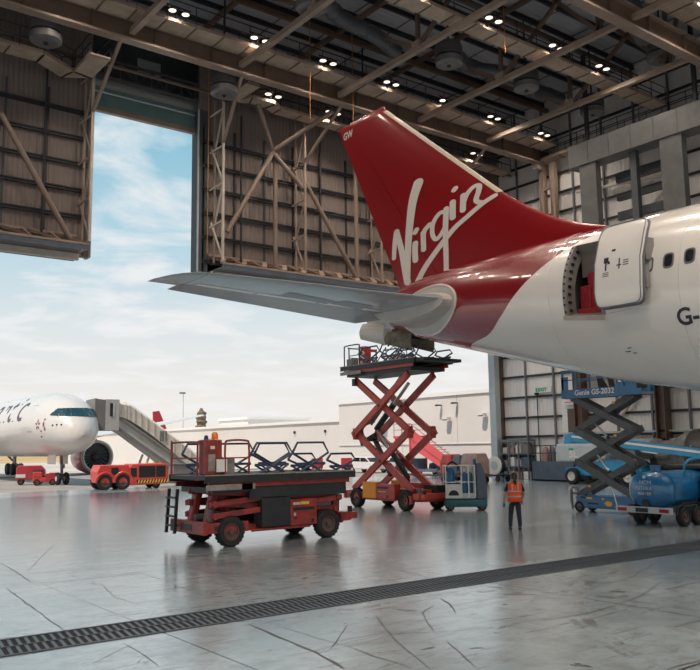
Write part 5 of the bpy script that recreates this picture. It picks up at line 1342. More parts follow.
# wrapped engine on a stand
t = thing('covered_engine', 'large aircraft engine wrapped in grey tarpaulin near the right wall', 'engine', (43.3, 25.6, 0))
b = MB(); prof = [(.2, -1.9), (.75, -1.85), (.95, -1.5), (1.0, -.9), (1.2, -.5), (1.55, -.1), (1.62, .8), (1.55, 1.5), (1.2, 1.9), (.3, 2.0)]
rings = []
random.seed(5)
for r_, h in prof:
    rings.append([(44.0 + .84*r_*cos(a)*(1+.10*sin(9*a+h*2)), 25.7 - h, 1.75 + .8*r_*sin(a)*(1+.10*sin(12*a+h*1.5))) for a in [2*pi*k/66 for k in range(66)]])
b.loft(rings); b.build('tarpaulin', 'tarp', t, smooth=True, world=True)
b = MB(); b.lathe([(1.66, -.1), (1.7, .1), (1.68, .6), (1.5, 1.55), (1.3, 1.9), (.2, 2.02)], (43.3, 25.2, 1.85), 'Y', 30); 
b2 = MB(); b2.v = [(44.0 + (x-43.3)*.86, 50.4 - y, lerp(1.75, z-.1, .86)) for x, y, z in b.v]; b2.f = b.f; b2.m = b.m; b2.build('dark_cover', 'tarp_dark', t, smooth=True, world=True)
b = MB(); b.bar((43.3, 23.9, .3), (43.3, 27.4, .3), .2); b.bar((44.7, 23.9, .3), (44.7, 27.4, .3), .2)
for yy in (24.2, 27.0): b.bar((43.3, yy, .3), (44.7, yy, .3), .2); b.bar((43.3, yy, .3), (43.6, yy, 1.3), .15); b.bar((44.7, yy, .3), (44.4, yy, 1.3), .15)
b.build('stand', 'lift_black', t, world=True)
for yy in (24.1, 27.2):
    for xx in (43.3, 44.7): wheel(t, (xx-43.3, yy-25.6, .16), .16, .12, 'X', name='castor')
# second smaller wrapped unit
t = thing('covered_unit', 'smaller grey tarpaulin bundle left of the wrapped engine', 'bundle', (43.4, 28.3-.2, 0))
b = MB(); b.loft([[(44.4 + .5*s*cos(a)*(1+.08*sin(8*a+zz*2)), 28.05 + .62*s*sin(a)*(1+.1*sin(9*a)), zz) for a in [2*pi*k/40 for k in range(40)]] for zz, s in ((1.56, 1.0), (2.0, 1.0), (2.4, .85), (2.65, .5), (2.72, .1))])
b.build('tarpaulin', 'tarp', t, smooth=True, world=True)
b = MB(); b.bx(44.1, 44.7, 27.6, 28.4, 0, 1.56); b.build('plinth', 'grey', t, world=True)

# grey container and racks under the right wall
t = thing('steel_skip', 'low grey-blue steel bin with a mesh top standing before the storage racks', 'container', (44.6, 36.3, 0)); SK = t
b = MB(); b.bx(44.0, 44.08, 34.4, 38.0, .02, 1.3); b.bx(45.3, 45.38, 34.4, 38.0, .02, 1.3) ; b.bx(44.0, 45.38, 34.4, 34.48, .02, 1.3); b.bx(44.0, 45.38, 37.92, 38.0, .02, 1.3); b.bx(44.0, 45.38, 34.4, 38, .02, .1); b.build('bin', 'greyblue', t, world=True)
b = MB(); 
for yy in (34.5, 35.4, 36.3, 37.2, 37.9): b.bx(44.0, 44.05, yy-.03, yy+.03, 1.3, 2.35)
for zz in (1.85, 2.35): b.bx(44.0, 44.05, 34.4, 38.0, zz-.03, zz+.03)
b.build('mesh_frame', 'steel_dark', t, world=True); SK.location.y = 35.7
# open storage racks along the wall (shelves with boxes)
def rack(y0, y1, h, lab, seed):
    t = thing('storage_rack', lab, 'rack', (45.1, (y0+y1)/2, 0)); b = MB(); y = y0
    while y <= y1+.01:
        for xx in (44.85, 45.6): b.bx(xx-.04, xx+.04, y-.04, y+.04, 0, h)
        y += (y1-y0)/3
    for zz in (.9, 1.8, h-.15): b.bx(44.85, 45.6, y0, y1, zz-.04, zz+.02)
    b.bx(44.8, 45.65, y0-.05, y1+.05, h-.1, h+.05)
    b.build('frame', 'grey', t, world=True)
    return t
rack(38.35, 41.0, 2.75, 'tall grey storage rack in the hangar corner behind the floor drums', 1)
random.seed(11); k = 0
bxm = ['white', 'pinkload', 'beige', 'greyblue', 'palegrey', 'white', 'tarp']
sides = ['bottom', 'middle', 'top']
nmk = {'white': 'white', 'pinkload': 'brown', 'beige': 'beige', 'greyblue': 'grey-blue', 'palegrey': 'pale grey', 'tarp': 'mottled grey'}
for zi, zz in enumerate((.0, .92, 1.82)):
    y = 38.5
    for j in range(4):
        w_ = random.uniform(.36, .52); h_ = random.uniform(.4, .7); m_ = bxm[(zi*3+j) % 7]
        tag(MB().bx(44.95, 45.5, y, y+w_, zz+.005, zz+h_).build('storage_box', m_, bevel=.02), '%s storage box on the %s level of the corner rack, %s from its left' % (nmk[m_], sides[zi], ['fourth', 'third', 'second', 'first'][j]), 'box', 'boxes on the corner rack')
        y += .62
# gas bottle / cylinders cage behind the skip
bl = ['white', 'pinkload', 'grey', 'white', 'beige', 'white']
for j, m_ in enumerate(bl):
    yy = 38.1 - .56*j - .2
    tag(MB().lathe([(.001, 0), (.2, 0), (.22, .05), (.22, 1.95), (.16, 2.2), (.05, 2.3), (.001, 2.3)], (45.4, yy-.1, 0), n=16, cap=False).build('rolled_sheet', m_, smooth=True),
        '%s upright roll leaning by the right wall behind the grey-blue bin, %s from the left' % ({'white': 'white', 'pinkload': 'brown', 'grey': 'grey', 'beige': 'beige'}[m_], ORD[j]), 'roll', 'upright rolls behind the bin')
# wall signs, doorway
ws = thing('wall_doorway', 'small dark doorway in a white frame on the right wall', 'doorway', (45.8, 36.1, 2.9)); WD = ws
MB().bx(45.55, 45.72, 35.6, 36.9, 2.75, 5.45).build('frame', 'white', ws, world=True); MB().bx(45.52, 45.56, 35.85, 36.45, 2.9, 4.9).build('opening', 'brownsteel', ws, world=True)
t = thing('wall_notice', 'white notice with pink lines above the small doorway on the right wall', 'sign', (45.5, 36.4, 5.6)); WN = t
MB().bx(45.5, 45.56, 36.1, 36.9, 5.55, 6.45).build('board', 'white', t, world=True)
b = MB()
for zz in (5.7, 5.95, 6.2): b.bx(45.48, 45.5, 36.2, 36.8, zz, zz+.06)
b.build('print', 'pinkred', t, world=True)
WD.location.y = 35.0; WD.location.z = 2.8; WN.location.y = 34.95; WN.location.z = 5.1; WN.location.x = 45.3
t = thing('exit_sign', 'long green and white exit sign on the pale right wall', 'sign', (45.7, 40, 5)); ES = t
MB().bx(45.62, 45.68, 38.7, 40.1, 5.15, 5.55).build('board', 'white', t, world=True)
t = t
text('EXIT', .3, 'green', t, lambda u, v: V((45.61, 39.9 - u*1.3, 5.24 + v)) - V((45.7, 40, 5)), 'lettering', bold=.02)
MB().bx(45.6, 45.62, 39.95, 40.07, 5.2, 5.5).build('arrow', 'green', t, world=True); ES.location.y = 38.0; ES.location.z = 5.9
tag(MB().tube([(45.65, 38.0, 0.0), (45.65, 38.0, 5.9)], .04, 6).build('standpipe', 'steel_dark'), 'thin dark vertical pipe on the right wall above the racks', 'pipe')
tag(MB().bx(45.5, 45.75, 37.9, 38.12, 5.9, 6.05).build('wall_lamp', 'black'), 'small black lamp head on top of the thin pipe on the right wall', 'lamp')
tag(MB().bx(45.5, 45.7, 31.9, 33.5, 6.0, 7.0).build('wall_cabinet', 'bridge_dark'), 'dark rectangular cabinet on the right wall behind the blue scissor arms', 'cabinet')
b = MB(); b.bx(45.3, 45.5, 20, 36, 2.5, 2.7); b.bx(45.3, 45.5, 20, 36, 3.1, 3.2)
tag(b.build('wall_trunking', 'palegrey'), 'pale horizontal trunking along the lower right wall', 'pipe')

# drums on dolly in the corner, behind the person
t = thing('drum_dolly', 'flat dark trolley in the hangar corner carrying two reels', 'trolley', (42.0, 39.3, 0))
b = MB(); b.bx(41.4, 42.6, 37.8, 41.0, .36, .46); b.bar((42.0, 41.0, .4), (42.0, 41.6, .4), .08); b.build('bed', 'lift_black', t, world=True)
for yy in (38.2, 40.6):
    for xx in (41.5, 42.5): wheel(t, (xx-42, yy-39.3, .18), .18, .12, 'X', name='castor')
for yy, lb in ((39.9, 'left white-rimmed reel on the dark trolley behind the person'), (38.6, 'right white-rimmed reel on the dark trolley behind the person')):
    c_ = thing('cable_reel', lb, 'reel', (42, yy, .46)); 
    MB().lathe([(.3, -.12), (.6, -.12), (.6, .0), (.3, .0)], (41.75, yy, 1.06), 'X', 28).build('rim', 'white', c_, smooth=True, world=True)
    MB().lathe([(.001, .0), (.52, .0), (.52, .45), (.001, .45)], (41.75, yy, 1.06), 'X', 24).build('coil', 'rubber', c_, smooth=True, world=True)
    MB().lathe([(.001, -.13), (.3, -.13), (.3, -.1)], (41.75, yy, 1.06), 'X', 20, cap=False).build('hub', 'palegrey', c_, world=True)
# covered baggage trolley behind the small lift
t = thing('baggage_trolley', 'trolley with a brown sheeted load behind the small one-man lift', 'trolley', (38.5, 38.3, 0))
b = MB(); b.bx(37.9, 39.3, 36.6, 40.2, .45, .58); b.build('bed', 'brownsteel', t, world=True)
for yy in (37.1, 39.7):
    for xx in (38.0, 39.2): wheel(t, (xx-38.5, yy-38.3, .24), .24, .16, 'X')
for (y0, y1, h, m_, lb) in ((36.7, 38.2, 1.35, 'pinkload', 'brown sheeted box load at the right end of the trolley behind the small lift'), (38.25, 39.0, 1.25, 'greyblue', 'blue-grey bundle in the middle of the trolley behind the small lift'), (39.05, 40.1, 1.3, 'lift_red_bright', 'reddish bundle at the left end of the trolley behind the small lift')):
    b = MB(); b.loft([[(x_, y_, zz) for x_, y_ in ((38.6-w_, y0+i), (38.6+w_, y0+i), (38.6+w_, y1-i), (38.6-w_, y1-i))] for zz, w_, i in ((.58, .6, 0), (.58+h*.6, .6, .02), (.58+h, .5, .15))])
    tag(b.build('sheeted_load', m_, bevel=.08), lb, 'load')
# ================================================================== PERSON
def skinmesh(name, joints, edges, radii, m, parent, root=0, sub=2):
    me = bpy.data.meshes.new(name); me.from_pydata(joints, edges, []); o = bpy.data.objects.new(name, me); COL.objects.link(o); o.parent = parent
    md = o.modifiers.new('skin', 'SKIN'); md.use_smooth_shade = True
    for i, r in enumerate(radii):
        sv = me.skin_vertices[0].data[i]; sv.radius = r if isinstance(r, tuple) else (r, r); sv.use_root = (i == root)
    s_ = o.modifiers.new('sub', 'SUBSURF'); s_.levels = sub; s_.render_levels = sub
    me.materials.append(M[m]); return o
pr = thing('person', 'person walking away in an orange high-visibility vest and dark trousers on the open floor', 'person', (18.78, 16.64, 0), radians(-40)); pr.scale = (.95, .95, .935)
# local +Y = walking direction (away from the camera), +X = the person's right
J = [(0, 0, .96), (0, 0, 1.10), (0, .0, 1.25), (0, .01, 1.40), (0, 0, 1.50), (0, .02, 1.58), (0, .03, 1.66),
     (-.17, 0, 1.42), (-.29, -.02, 1.17), (-.33, .04, .94), (-.33, .07, .85), (.17, 0, 1.42), (.28, .02, 1.17), (.27, .16, .98), (.25, .22, .92),
     (-.10, 0, .90), (-.13, .08, .50), (-.17, -.02, .12), (-.17, .0, .06), (.09, 0, .90), (.10, -.02, .50), (.11, -.12, .12), (.11, -.10, .06)]
E_ = [(0,1),(1,2),(2,3),(3,4),(4,5),(5,6),(3,7),(7,8),(8,9),(9,10),(3,11),(11,12),(12,13),(13,14),(0,15),(15,16),(16,17),(17,18),(0,19),(19,20),(20,21),(21,22)]
Rr = [(.15,.11),(.13,.10),(.15,.11),(.14,.10),.055,.075,.085,.065,.047,.032,.028,.065,.047,.032,.028,.085,.06,.04,.045,.085,.06,.04,.045]
skinmesh('body', J, E_, Rr, 'skin', pr)
for side, w_, m_ in ((-1, V((-.33, .08, .83)), 'glove'), (1, V((.25, .24, .90)), 'skin')):
    jj = [tuple(w_), tuple(w_ + V((0, .02, -.07)))]; ee = [(0, 1)]; rr = [.028, .034]
    for k, (dx, ln) in enumerate(((-.027, .075), (-.009, .085), (.009, .08), (.027, .062))):
        i0 = len(jj); jj += [tuple(w_ + V((dx, .025, -.085))), tuple(w_ + V((dx, .035, -.085 - ln*.5))), tuple(w_ + V((dx, .055, -.085-ln*.9)))]; ee += [(1, i0), (i0, i0+1), (i0+1, i0+2)]; rr += [.011, .0095, .008]
    i0 = len(jj); jj += [tuple(w_ + V((-side*.035, .03, -.05))), tuple(w_ + V((-side*.045, .055, -.09)))]; ee += [(0, i0), (i0, i0+1)]; rr += [.012, .010]
    skinmesh('hand', jj, ee, rr, m_, pr, root=1)
# face
b = MB(); b.lathe([(.001, -.012), (.012, -.008), (.014, 0)], (-.032, .115, 1.665), 'Y', 10, cap=False); b.lathe([(.001, -.012), (.012, -.008), (.014, 0)], (.032, .115, 1.665), 'Y', 10, cap=False); b.build('eyes', 'white', pr)
b = MB(); b.loft([[(.012*s, .105+d, z) , (-.012*s, .105+d, z), (0, .118+d, z)] for z, d, s in ((1.665, .0, .7), (1.645, .01, 1), (1.628, .016, 1.3), (1.62, .004, 1.1))]); b.build('nose', 'skin', pr, smooth=True)
for sx in (-1, 1): b = MB(); b.loft([[(sx*(.082+.008*s2), .03+.02*cos(a)*s, 1.645+.032*sin(a)*s) for a in [2*pi*k/10 for k in range(10)]] for s, s2 in ((.6, 0), (1, 1), (.8, 2))]); b.build('ear', 'skin', pr, smooth=True)
# hair: cap and a tied tail down the neck
b = MB(); rings = []
for k in range(9):
    t_ = k/8; z = lerp(1.775, 1.56, t_); r = .105*sqrt(max(.01, 1-((z-1.66)/.125)**2)) if z > 1.66 else .103
    rings.append([(r*.95*cos(a), .0 + r*sin(a)*(1.05 if sin(a) < 0 else .62 if z < 1.70 else 1.0), z) for a in [2*pi*j/20 for j in range(20)]])
b.loft(rings); b.build('hair', 'hair', pr, smooth=True)
b = MB(); b.tube(smoothpath([(0, -.09, 1.66), (0, -.13, 1.60), (0, -.14, 1.50), (.01, -.125, 1.40)]), [.03+.02*sin(pi*i/18) for i in range(19)], 10); b.build('ponytail', 'hair', pr, smooth=True)
# vest
def torso(rows, name, m, n=28):
    b = MB(); rings = [[(cx + rx*(abs(cos(a))**.85)*(1 if cos(a) > 0 else -1), cy + ry*(abs(sin(a))**.85)*(1 if sin(a) > 0 else -1), z + dz*abs(cos(a))) for a in [2*pi*k/n for k in range(n)]] for z, rx, ry, cx, cy, dz in rows]
    b.loft(rings, caps=False); o = b.build(name, m, pr, smooth=True); md = o.modifiers.new('solid', 'SOLIDIFY'); md.thickness = .012; md.offset = 1; return o
torso([(.86, .225, .165, 0, 0, 0), (.98, .215, .155, 0, 0, 0), (1.12, .205, .148, 0, 0, 0), (1.28, .215, .148, 0, 0, 0), (1.38, .215, .140, 0, 0, -.01), (1.44, .17, .11, 0, 0, -.01), (1.485, .09, .08, 0, 0, 0)], 'vest', 'vest')
for z in (1.0, 1.16): torso([(z, .229, .169, 0, 0, 0), (z+.05, .227, .167, 0, 0, 0)], 'reflective_band', 'reflect')
b = MB(); b.bx(-.11, -.07, -.172, -.166, 1.2, 1.42); b.bx(.07, .11, -.172, -.166, 1.2, 1.42); b.build('brace_tape', 'reflect', pr)
# sleeves and trousers (skinned shells over the limbs)
skinmesh('sleeve', [(-.15, 0, 1.43), (-.235, -.01, 1.30), (-.285, -.02, 1.16)], [(0,1),(1,2)], [.075,.068,.066], 'shirt', pr)
skinmesh('sleeve', [(.15, 0, 1.43), (.23, .01, 1.30), (.275, .02, 1.16)], [(0,1),(1,2)], [.075,.068,.066], 'shirt', pr)
skinmesh('trousers', [(0, 0, .96), (0, 0, .88), (-.10, 0, .84), (-.13, .08, .50), (-.165, .0, .26), (-.17, -.02, .08), (.09, 0, .84), (.10, -.02, .50), (.11, -.09, .26), (.11, -.12, .08)],
         [(0,1),(1,2),(2,3),(3,4),(4,5),(1,6),(6,7),(7,8),(8,9)], [(.17,.125),(.16,.12),.105,.082,.068,.066,.105,.082,.068,.066], 'trouser', pr)
for (x, y, a) in ((-.17, .02, .1), (.11, -.08, -.05)):
    b = MB(); b.loft([[(x + .052*cos(u)*s*1.0, y + .03 + (.145*sin(u))*s, z) for u in [2*pi*k/20 for k in range(20)]] for z, s in ((0, .95), (.02, 1.0), (.05, .98), (.085, .72), (.12, .55))]); b.build('boot', 'boot', pr, smooth=True)

# ================================================================== APRON VEHICLES
# red aircraft tug
t = thing('aircraft_tug', 'low red aircraft tug with hazard stripes parked on the apron behind the boarding stairs', 'tug', (21.15, 51.3, 0), radians(-6)); t.scale = (.9, .95, .95)
b = MB(); b.bx(-2.5, -.2, -.95, .95, .45, 1.35); b.prism([(-2.5, .45), (-2.55, 1.2), (-2.35, 1.62), (-.4, 1.62), (-.3, 1.3), (-.3, .45)], -.97, .97, 'Y'); b.build('rear_body', 'tug_red', t, bevel=.05)
b = MB(); b.prism([(-.3, .25), (-.3, 1.45), (-.1, 1.66), (2.35, 1.66), (2.5, 1.3), (2.55, .3)], -1.0, 1.0, 'Y'); b.build('cab_body', 'tug_red', t, bevel=.05)
b = MB(); b.bx(.35, 1.55, -1.012, -.99, .75, 1.52); b.bx(1.6, 2.3, -1.012, -.99, .75, 1.52); b.bx(-.25, .2, -1.012, -.99, .8, 1.4); b.bx(2.44, 2.56, -.85, .85, .8, 1.45); b.build('cab_window', 'black', t)
b = MB(); b.bx(-1.6, -1.1, -1.0, -.97, 1.0, 1.45); b.build('side_grille', 'black', t)
hz = MB()
for k in range(11): x = .25 + .21*k; hz.add([(x, -1.015, .38), (x+.1, -1.015, .38), (x+.2, -1.015, .6), (x+.1, -1.015, .6)], [(0,1,2,3)])
hz.build('hazard_stripe', 'yellow', t); MB().bx(.2, 2.5, -1.01, -1.0, .36, .62).build('stripe_base', 'black', t)
for wx in (-2.0, -.75): 
    for wy in (-.85, .85): wheel(t, (wx, wy, .52), .52, .32)
    MB().tube([(wx+.66*cos(a), -1.0, .5+.66*sin(a)) for a in [pi*k/12 for k in range(13)]], .07, 6).build('wheel_arch', 'tug_red', t)
for wy in (-.7, .7): wheel(t, (1.7, wy, .3), .3, .22)
for k in (-.6, .6): MB().lathe([(.001, .1), (.06, .08), (.07, 0)], (2.0, k, 1.66), n=10, cap=False).build('beacon', 'beacon', t, smooth=True)
# red carts near the nose gear
t = thing('ground_power_unit', 'dark red boxy ground power unit furthest left under the parked airliner', 'ground unit', (18.6, 63.9, 0), radians(-20)); t.scale = (.82, .9, 1)
b = MB(); b.prism([(-1.2, .4), (-1.2, 1.25), (-1.05, 1.42), (.9, 1.42), (1.25, 1.1), (1.3, .4)], -.6, .6, 'Y'); b.build('housing', 'cart_red', t, bevel=.06)
b = MB(); b.bx(-1.22, -.4, -.62, -.6, .55, .8); b.build('side_stripe', 'white', t); MB().bx(.2, 1.1, -.61, -.6, .6, 1.1).build('louvre', 'text_purple', t)
for wx in (-.8, .8):
    for wy in (-.5, .5): wheel(t, (wx, wy, .27), .27, .18)
t = thing('baggage_tractor', 'small bright red tractor in front of the dark red power unit', 'tractor', (19.05, 62.0, 0), radians(-15)); t.scale = (.9, .9, .95)
b = MB(); b.bx(-.9, .9, -.5, .5, .28, .62); b.bx(-.9, -.2, -.5, .5, .62, 1.02); b.bx(.35, .9, -.5, .5, .62, .95); b.build('body', 'tug_red', t, bevel=.05)
MB().bx(-.18, .3, -.4, .4, .62, .7).build('seat', 'black', t); MB().bx(-.3, -.2, -.4, .4, .62, 1.18).build('seat_back', 'black', t)
b = MB(); b.bx(.05, .85, -.51, -.5, .35, .9); b.build('side_panel', 'cart_red', t)
for wx in (-.6, .6):
    for wy in (-.45, .45): wheel(t, (wx, wy, .25), .25, .16)
t = thing('tow_bar', 'small yellowish tow bar dolly on the apron beside the nose wheels', 'tow bar', (22.6, 60.2, 0))
b = MB(); b.bar((-.9, 0, .3), (.9, 0, .35), .08); b.bx(-.3, .2, -.2, .2, .25, .6); b.build('bar', 'yellow', t)
wheel(t, (-.4, 0, .16), .16, .1); wheel(t, (.5, 0, .16), .16, .1)

# passenger bridge: cabin + covered stairs descending to the right, on a wheeled frame
t = thing('passenger_stairs', 'covered grey boarding stairs with a square cabin docked at the parked airliner nose', 'stairs', (26, 61.3, 0))
b = MB(); b.bx(22.85, 23.95, 60.3, 62.3, 3.95, 6.3); b.build('cabin', 'bridge', t, bevel=.03, world=True)
b = MB(); b.bx(23.2, 23.42, 60.27, 60.3, 5.0, 6.0); b.build('cabin_window', 'glass', t, world=True); MB().bx(23.44, 23.55, 60.27, 60.3, 5.0, 6.0).build('window_trim', 'white', t, world=True)
b = MB(); b.loft([[(x, y, z) for y, z in ((60.3, zb_), (62.3, zb_), (62.3, 6.28), (60.3, 6.25+dz))] for x, zb_, dz in ((22.85, 4.0, .0), (22.6, 4.1, .02), (22.3, 4.5, .05), (22.05, 5.0, .1))]); b.build('bellows', 'bridge_dark', t, world=True)
P = [(23.95, 4.98, 6.15), (24.4, 4.9, 6.15), (24.9, 4.7, 6.05), (25.8, 4.15, 5.45), (26.7, 3.55, 4.85), (28.2, 2.45, 3.8), (29.4, 1.45, 3.0), (30.9, .4, 1.9)]
b = MB(); b.loft([[(x, 60.4, z0), (x, 62.2, z0), (x, 62.2, z1-.25), (x, 61.9, z1), (x, 60.7, z1), (x, 60.4, z1-.25)] for x, z0, z1 in P]); cv = b.build('canopy', 'bridge_tan', t, world=True)
for i in range(13):
    u = i/12*(len(P)-1); k = min(int(u), len(P)-2); f_ = u-k; x, z0, z1 = (lerp(P[k][j], P[k+1][j], f_) for j in range(3))
    MB().bar((x, 60.38, z0), (x, 60.38, z1-.22), .07, .05).build('canopy_rib', 'bridge', cv, world=True)
MB().bx(27.3, 27.9, 60.36, 60.4, 3.1, 3.9).build('canopy_window', 'bridge_dark', cv, world=True)
b = MB(); b.loft([[(x, 60.5, z0), (x, 62.1, z0), (x, 62.1, z1), (x, 60.5, z1)] for x, z0, z1 in ((23.95, 4.0, 4.95), (24.5, 3.7, 4.8), (28.5, .9, 2.2), (30.4, .25, .8))]); b.build('stair_flight', 'bridge', t, world=True)
b = MB(); b.bar((23.95, 60.42, 4.05), (29.6, 60.42, .3), .1, .22); b.bar((23.98, 60.42, 4.9), (30.2, 60.42, .85), .08, .14); b.build('stringer', 'bridge_dark', t, world=True)
b = MB(); b.bar((26.6, 60.6, 2.1), (26.0, 60.6, .5), .14); b.bar((26.6, 62.0, 2.1), (26.0, 62.0, .5), .14); b.bar((27.6, 60.6, 1.6), (28.2, 60.6, .5), .14); b.bx(25.0, 30.6, 60.6, 62.0, .4, .6); b.build('undercarriage', 'bridge', t, world=True)
for wx in (25.6, 29.8):
    for wy in (60.6, 62.0): wheel(t, (wx-26, wy-61.3, .35), .35, .25)

# ================================================================== BUILDINGS
t = thing('warehouse', 'tall cream clad building with a flat roof just outside the right of the doorway', 'building', (56, 56, 0))
MB().bx(50.9, 62, 43.5, 68.6, 0, 6.8).build('wall', 'bld', t, world=True); MB().bx(50.75, 62.2, 43.3, 68.8, 6.8, 7.1).build('roof_edge', 'bld_edge', t, world=True)
b = MB(); b.bx(50.8, 50.9, 43.5, 68.6, 2.55, 2.6); b.bx(50.86, 50.9, 58.6, 58.64, 0, 6.8); b.bx(50.86, 50.9, 51.3, 51.33, 2.6, 6.8); b.build('wall_trim', 'bridge', t, world=True)
MB().bx(50.8, 50.9, 45.6, 46.6, 0, 2.35).build('door', mat('teal_door', (.05, .25, .32), .4, var=.1), t, world=True)
MB().bx(50.78, 50.9, 45.4, 45.6, 0, 2.5).bx(50.78, 50.9, 46.6, 46.8, 0, 2.5).bx(50.78, 50.9, 45.4, 46.8, 2.35, 2.5).build('door_surround', 'white', t, world=True)
b = MB()
b.bx(50.6, 50.9, 43.5, 68.6, 0, .5); b.build('plinth', 'bridge', t, world=True)
t = thing('warehouse', 'long lower cream building with a white roof edge stretching away behind the low red lift', 'building', (60, 90, 0))
MB().bx(52.0, 70, 69.0, 160, 0, 5.1).build('wall', 'bld', t, world=True); MB().bx(51.8, 70.2, 68.85, 160.2, 5.1, 5.4).build('roof_edge', 'bld_edge', t, world=True)
MB().bx(56, 66, 96, 104, 5.4, 6.3).build('roof_house', 'bld', t, world=True); MB().bx(55.8, 66.2, 95.8, 104.2, 6.3, 6.6).build('roof_house_edge', 'bld_edge', t, world=True)
for i, (y, z, s, lb) in enumerate(((47.9, 5.0, 1.0, 'wall floodlight nearest the hangar corner on the tall cream building'), (52.2, 4.8, 1.0, 'wall floodlight right of the raised red lift on the tall cream building'), (61.0, 4.4, 1.0, 'wall floodlight seen through the red scissor arms'),
                              (51.2, 6.1, .5, 'small black bracket lamp high on the tall cream building'), (53.2, 6.0, .5, 'second small bracket lamp high on the tall cream building'))):
    w_ = thing('wall_floodlight', lb, 'lamp', (50.5, y, z)); b = MB(); b.bx(50.2, 50.7, y-.3*s, y+.3*s, z-.12*s, z+.12*s); b.build('housing', 'white' if s == 1 else 'lift_black', w_, bevel=.03, world=True)
    MB().bar((50.65, y, z), (50.87, y, z), .1).build('bracket', 'lift_black', w_, world=True); MB().bx(50.15, 50.3, y-.22*s, y+.22*s, z-.18*s, z-.1*s).build('lens', 'lift_black', w_, world=True)
for i, (y, lb) in enumerate(((72.5, 'tiny black roof bracket on the low cream building, right one'), (78.5, 'tiny black roof bracket on the low cream building, left one'))):
    tag(MB().bx(51.8, 51.97, y-.1, y+.1, 4.0, 4.3).build('wall_bracket', 'lift_black'), lb, 'bracket')
# parked cars
def carx(lab, loc, m_, rz):
    t = thing('car', lab, 'car', loc, rz, 'parked cars by the warehouse')
    b = MB(); b.prism([(-2.1, .35), (-2.15, .8), (-1.9, .95), (-1.1, 1.02), (-.6, 1.45), (.9, 1.5), (1.5, 1.05), (2.05, .95), (2.15, .6), (2.1, .35)], -.85, .85, 'Y'); b.build('body', m_, t, bevel=.08)
    b = MB(); b.prism([(-1.0, 1.05), (-.55, 1.4), (.1, 1.43), (.1, 1.05)], -.865, .865, 'Y'); b.prism([(.18, 1.05), (.18, 1.43), (.85, 1.43), (1.35, 1.08)], -.865, .865, 'Y'); b.bar((-1.15, 0, 1.05), (-.68, 0, 1.40), 1.5, .03); b.build('window', 'glass', t)
    for wx in (-1.35, 1.35):
        for wy in (-.78, .78): wheel(t, (wx, wy, .33), .33, .2, hub='hubwhite')
    MB().bx(-2.16, -2.1, -.75, -.45, .65, .8).bx(-2.16, -2.1, .45, .75, .65, .8).build('headlight', 'white', t)
carx('silver car parked by the cream building seen between the red scissor arms and the steps', (48.4, 55.6, 0), 'car_a', radians(80))
carx('dark navy car parked nearest the red boarding steps by the cream building', (49.2, 50.4, 0), 'car_b', radians(85))
carx('white car parked behind the red scissor arms by the cream building', (48.8, 61.3, 0), 'car_c', radians(95))
# red passenger steps
t = thing('boarding_steps', 'open red boarding steps with a railed platform in front of the cream building', 'stairs', (46.5, 50.5, 0))
b = MB()
for yy in (51.6, 53.4):
    for xx in (45.6, 47.4): b.bx(xx-.06, xx+.06, yy-.06, yy+.06, .3, 3.3)
b.bx(45.5, 47.5, 51.4, 53.6, 3.1, 3.3); b.build('platform', 'pinkred', t, world=True)
b = MB(); b.prism([(51.4, 3.25), (45.9, .3), (46.9, .3), (51.4, 2.3)], 45.5, 45.6, 'X'); b.prism([(51.4, 3.95), (45.9, .9), (45.9, .3), (51.4, 3.1)], 45.42, 45.5, 'X'); b.build('side_panel', 'pinkred', t, world=True)
b = MB()
for k in range(14): b.bx(45.6, 47.4, 51.4-.39*k-.3, 51.4-.39*k, 3.1-.2*k, 3.14-.2*k)
b.build('treads', 'grey', t, world=True)
b = MB(); 
for p in ((45.5, 51.5), (45.5, 53.5), (47.5, 53.5), (47.5, 51.5), (45.5, 52.5)): b.tube([(p[0], p[1], 3.3), (p[0], p[1], 4.3)], .03, 6)
for zz in (3.8, 4.3): b.tube([(47.5, 51.5, zz), (47.5, 53.5, zz), (45.5, 53.5, zz), (45.5, 51.5, zz)], .03, 6)
b.tube([(45.5, 51.4, 4.3), (45.5, 45.9, 1.2)], .03, 6); b.build('railing', 'cart_red', t, world=True)
b = MB(); b.bx(45.6, 47.4, 47.5, 53.5, .35, .55); b.bx(45.7, 47.3, 51.6, 53.3, .55, 1.4); b.build('carriage', 'greyblue', t, world=True)
for wy in (48.2, 52.9):
    for xx in (45.7, 47.3): wheel(t, (xx-46.5, wy-50.5, .33), .33, .2, 'X')
# red/white barriers behind the low lift
for i, (x, y, lb) in enumerate(((43.6, 62.2, 'bright red sign panel on the apron behind the right end of the low lift'), (45.3, 60.0, 'second bright red sign panel just right of the first behind the low lift'))):
    t = thing('red_panel', lb, 'sign', (x, y, 0)); MB().bx(x-.6, x+.6, y-.05, y+.05, .5, 1.45).build('panel', mat('signal_red', (.65, .05, .05), .5, var=0), t, world=True); MB().bx(x-.5, x-.42, y-.04, y+.04, 0, .5).bx(x+.42, x+.5, y-.04, y+.04, 0, .5).build('leg', 'grey', t, world=True)
    text('STOP' if i else 'STOP', .4, 'white', t, lambda u, v: (-.55+u, -.06, 1.25+v), 'lettering') if False else None
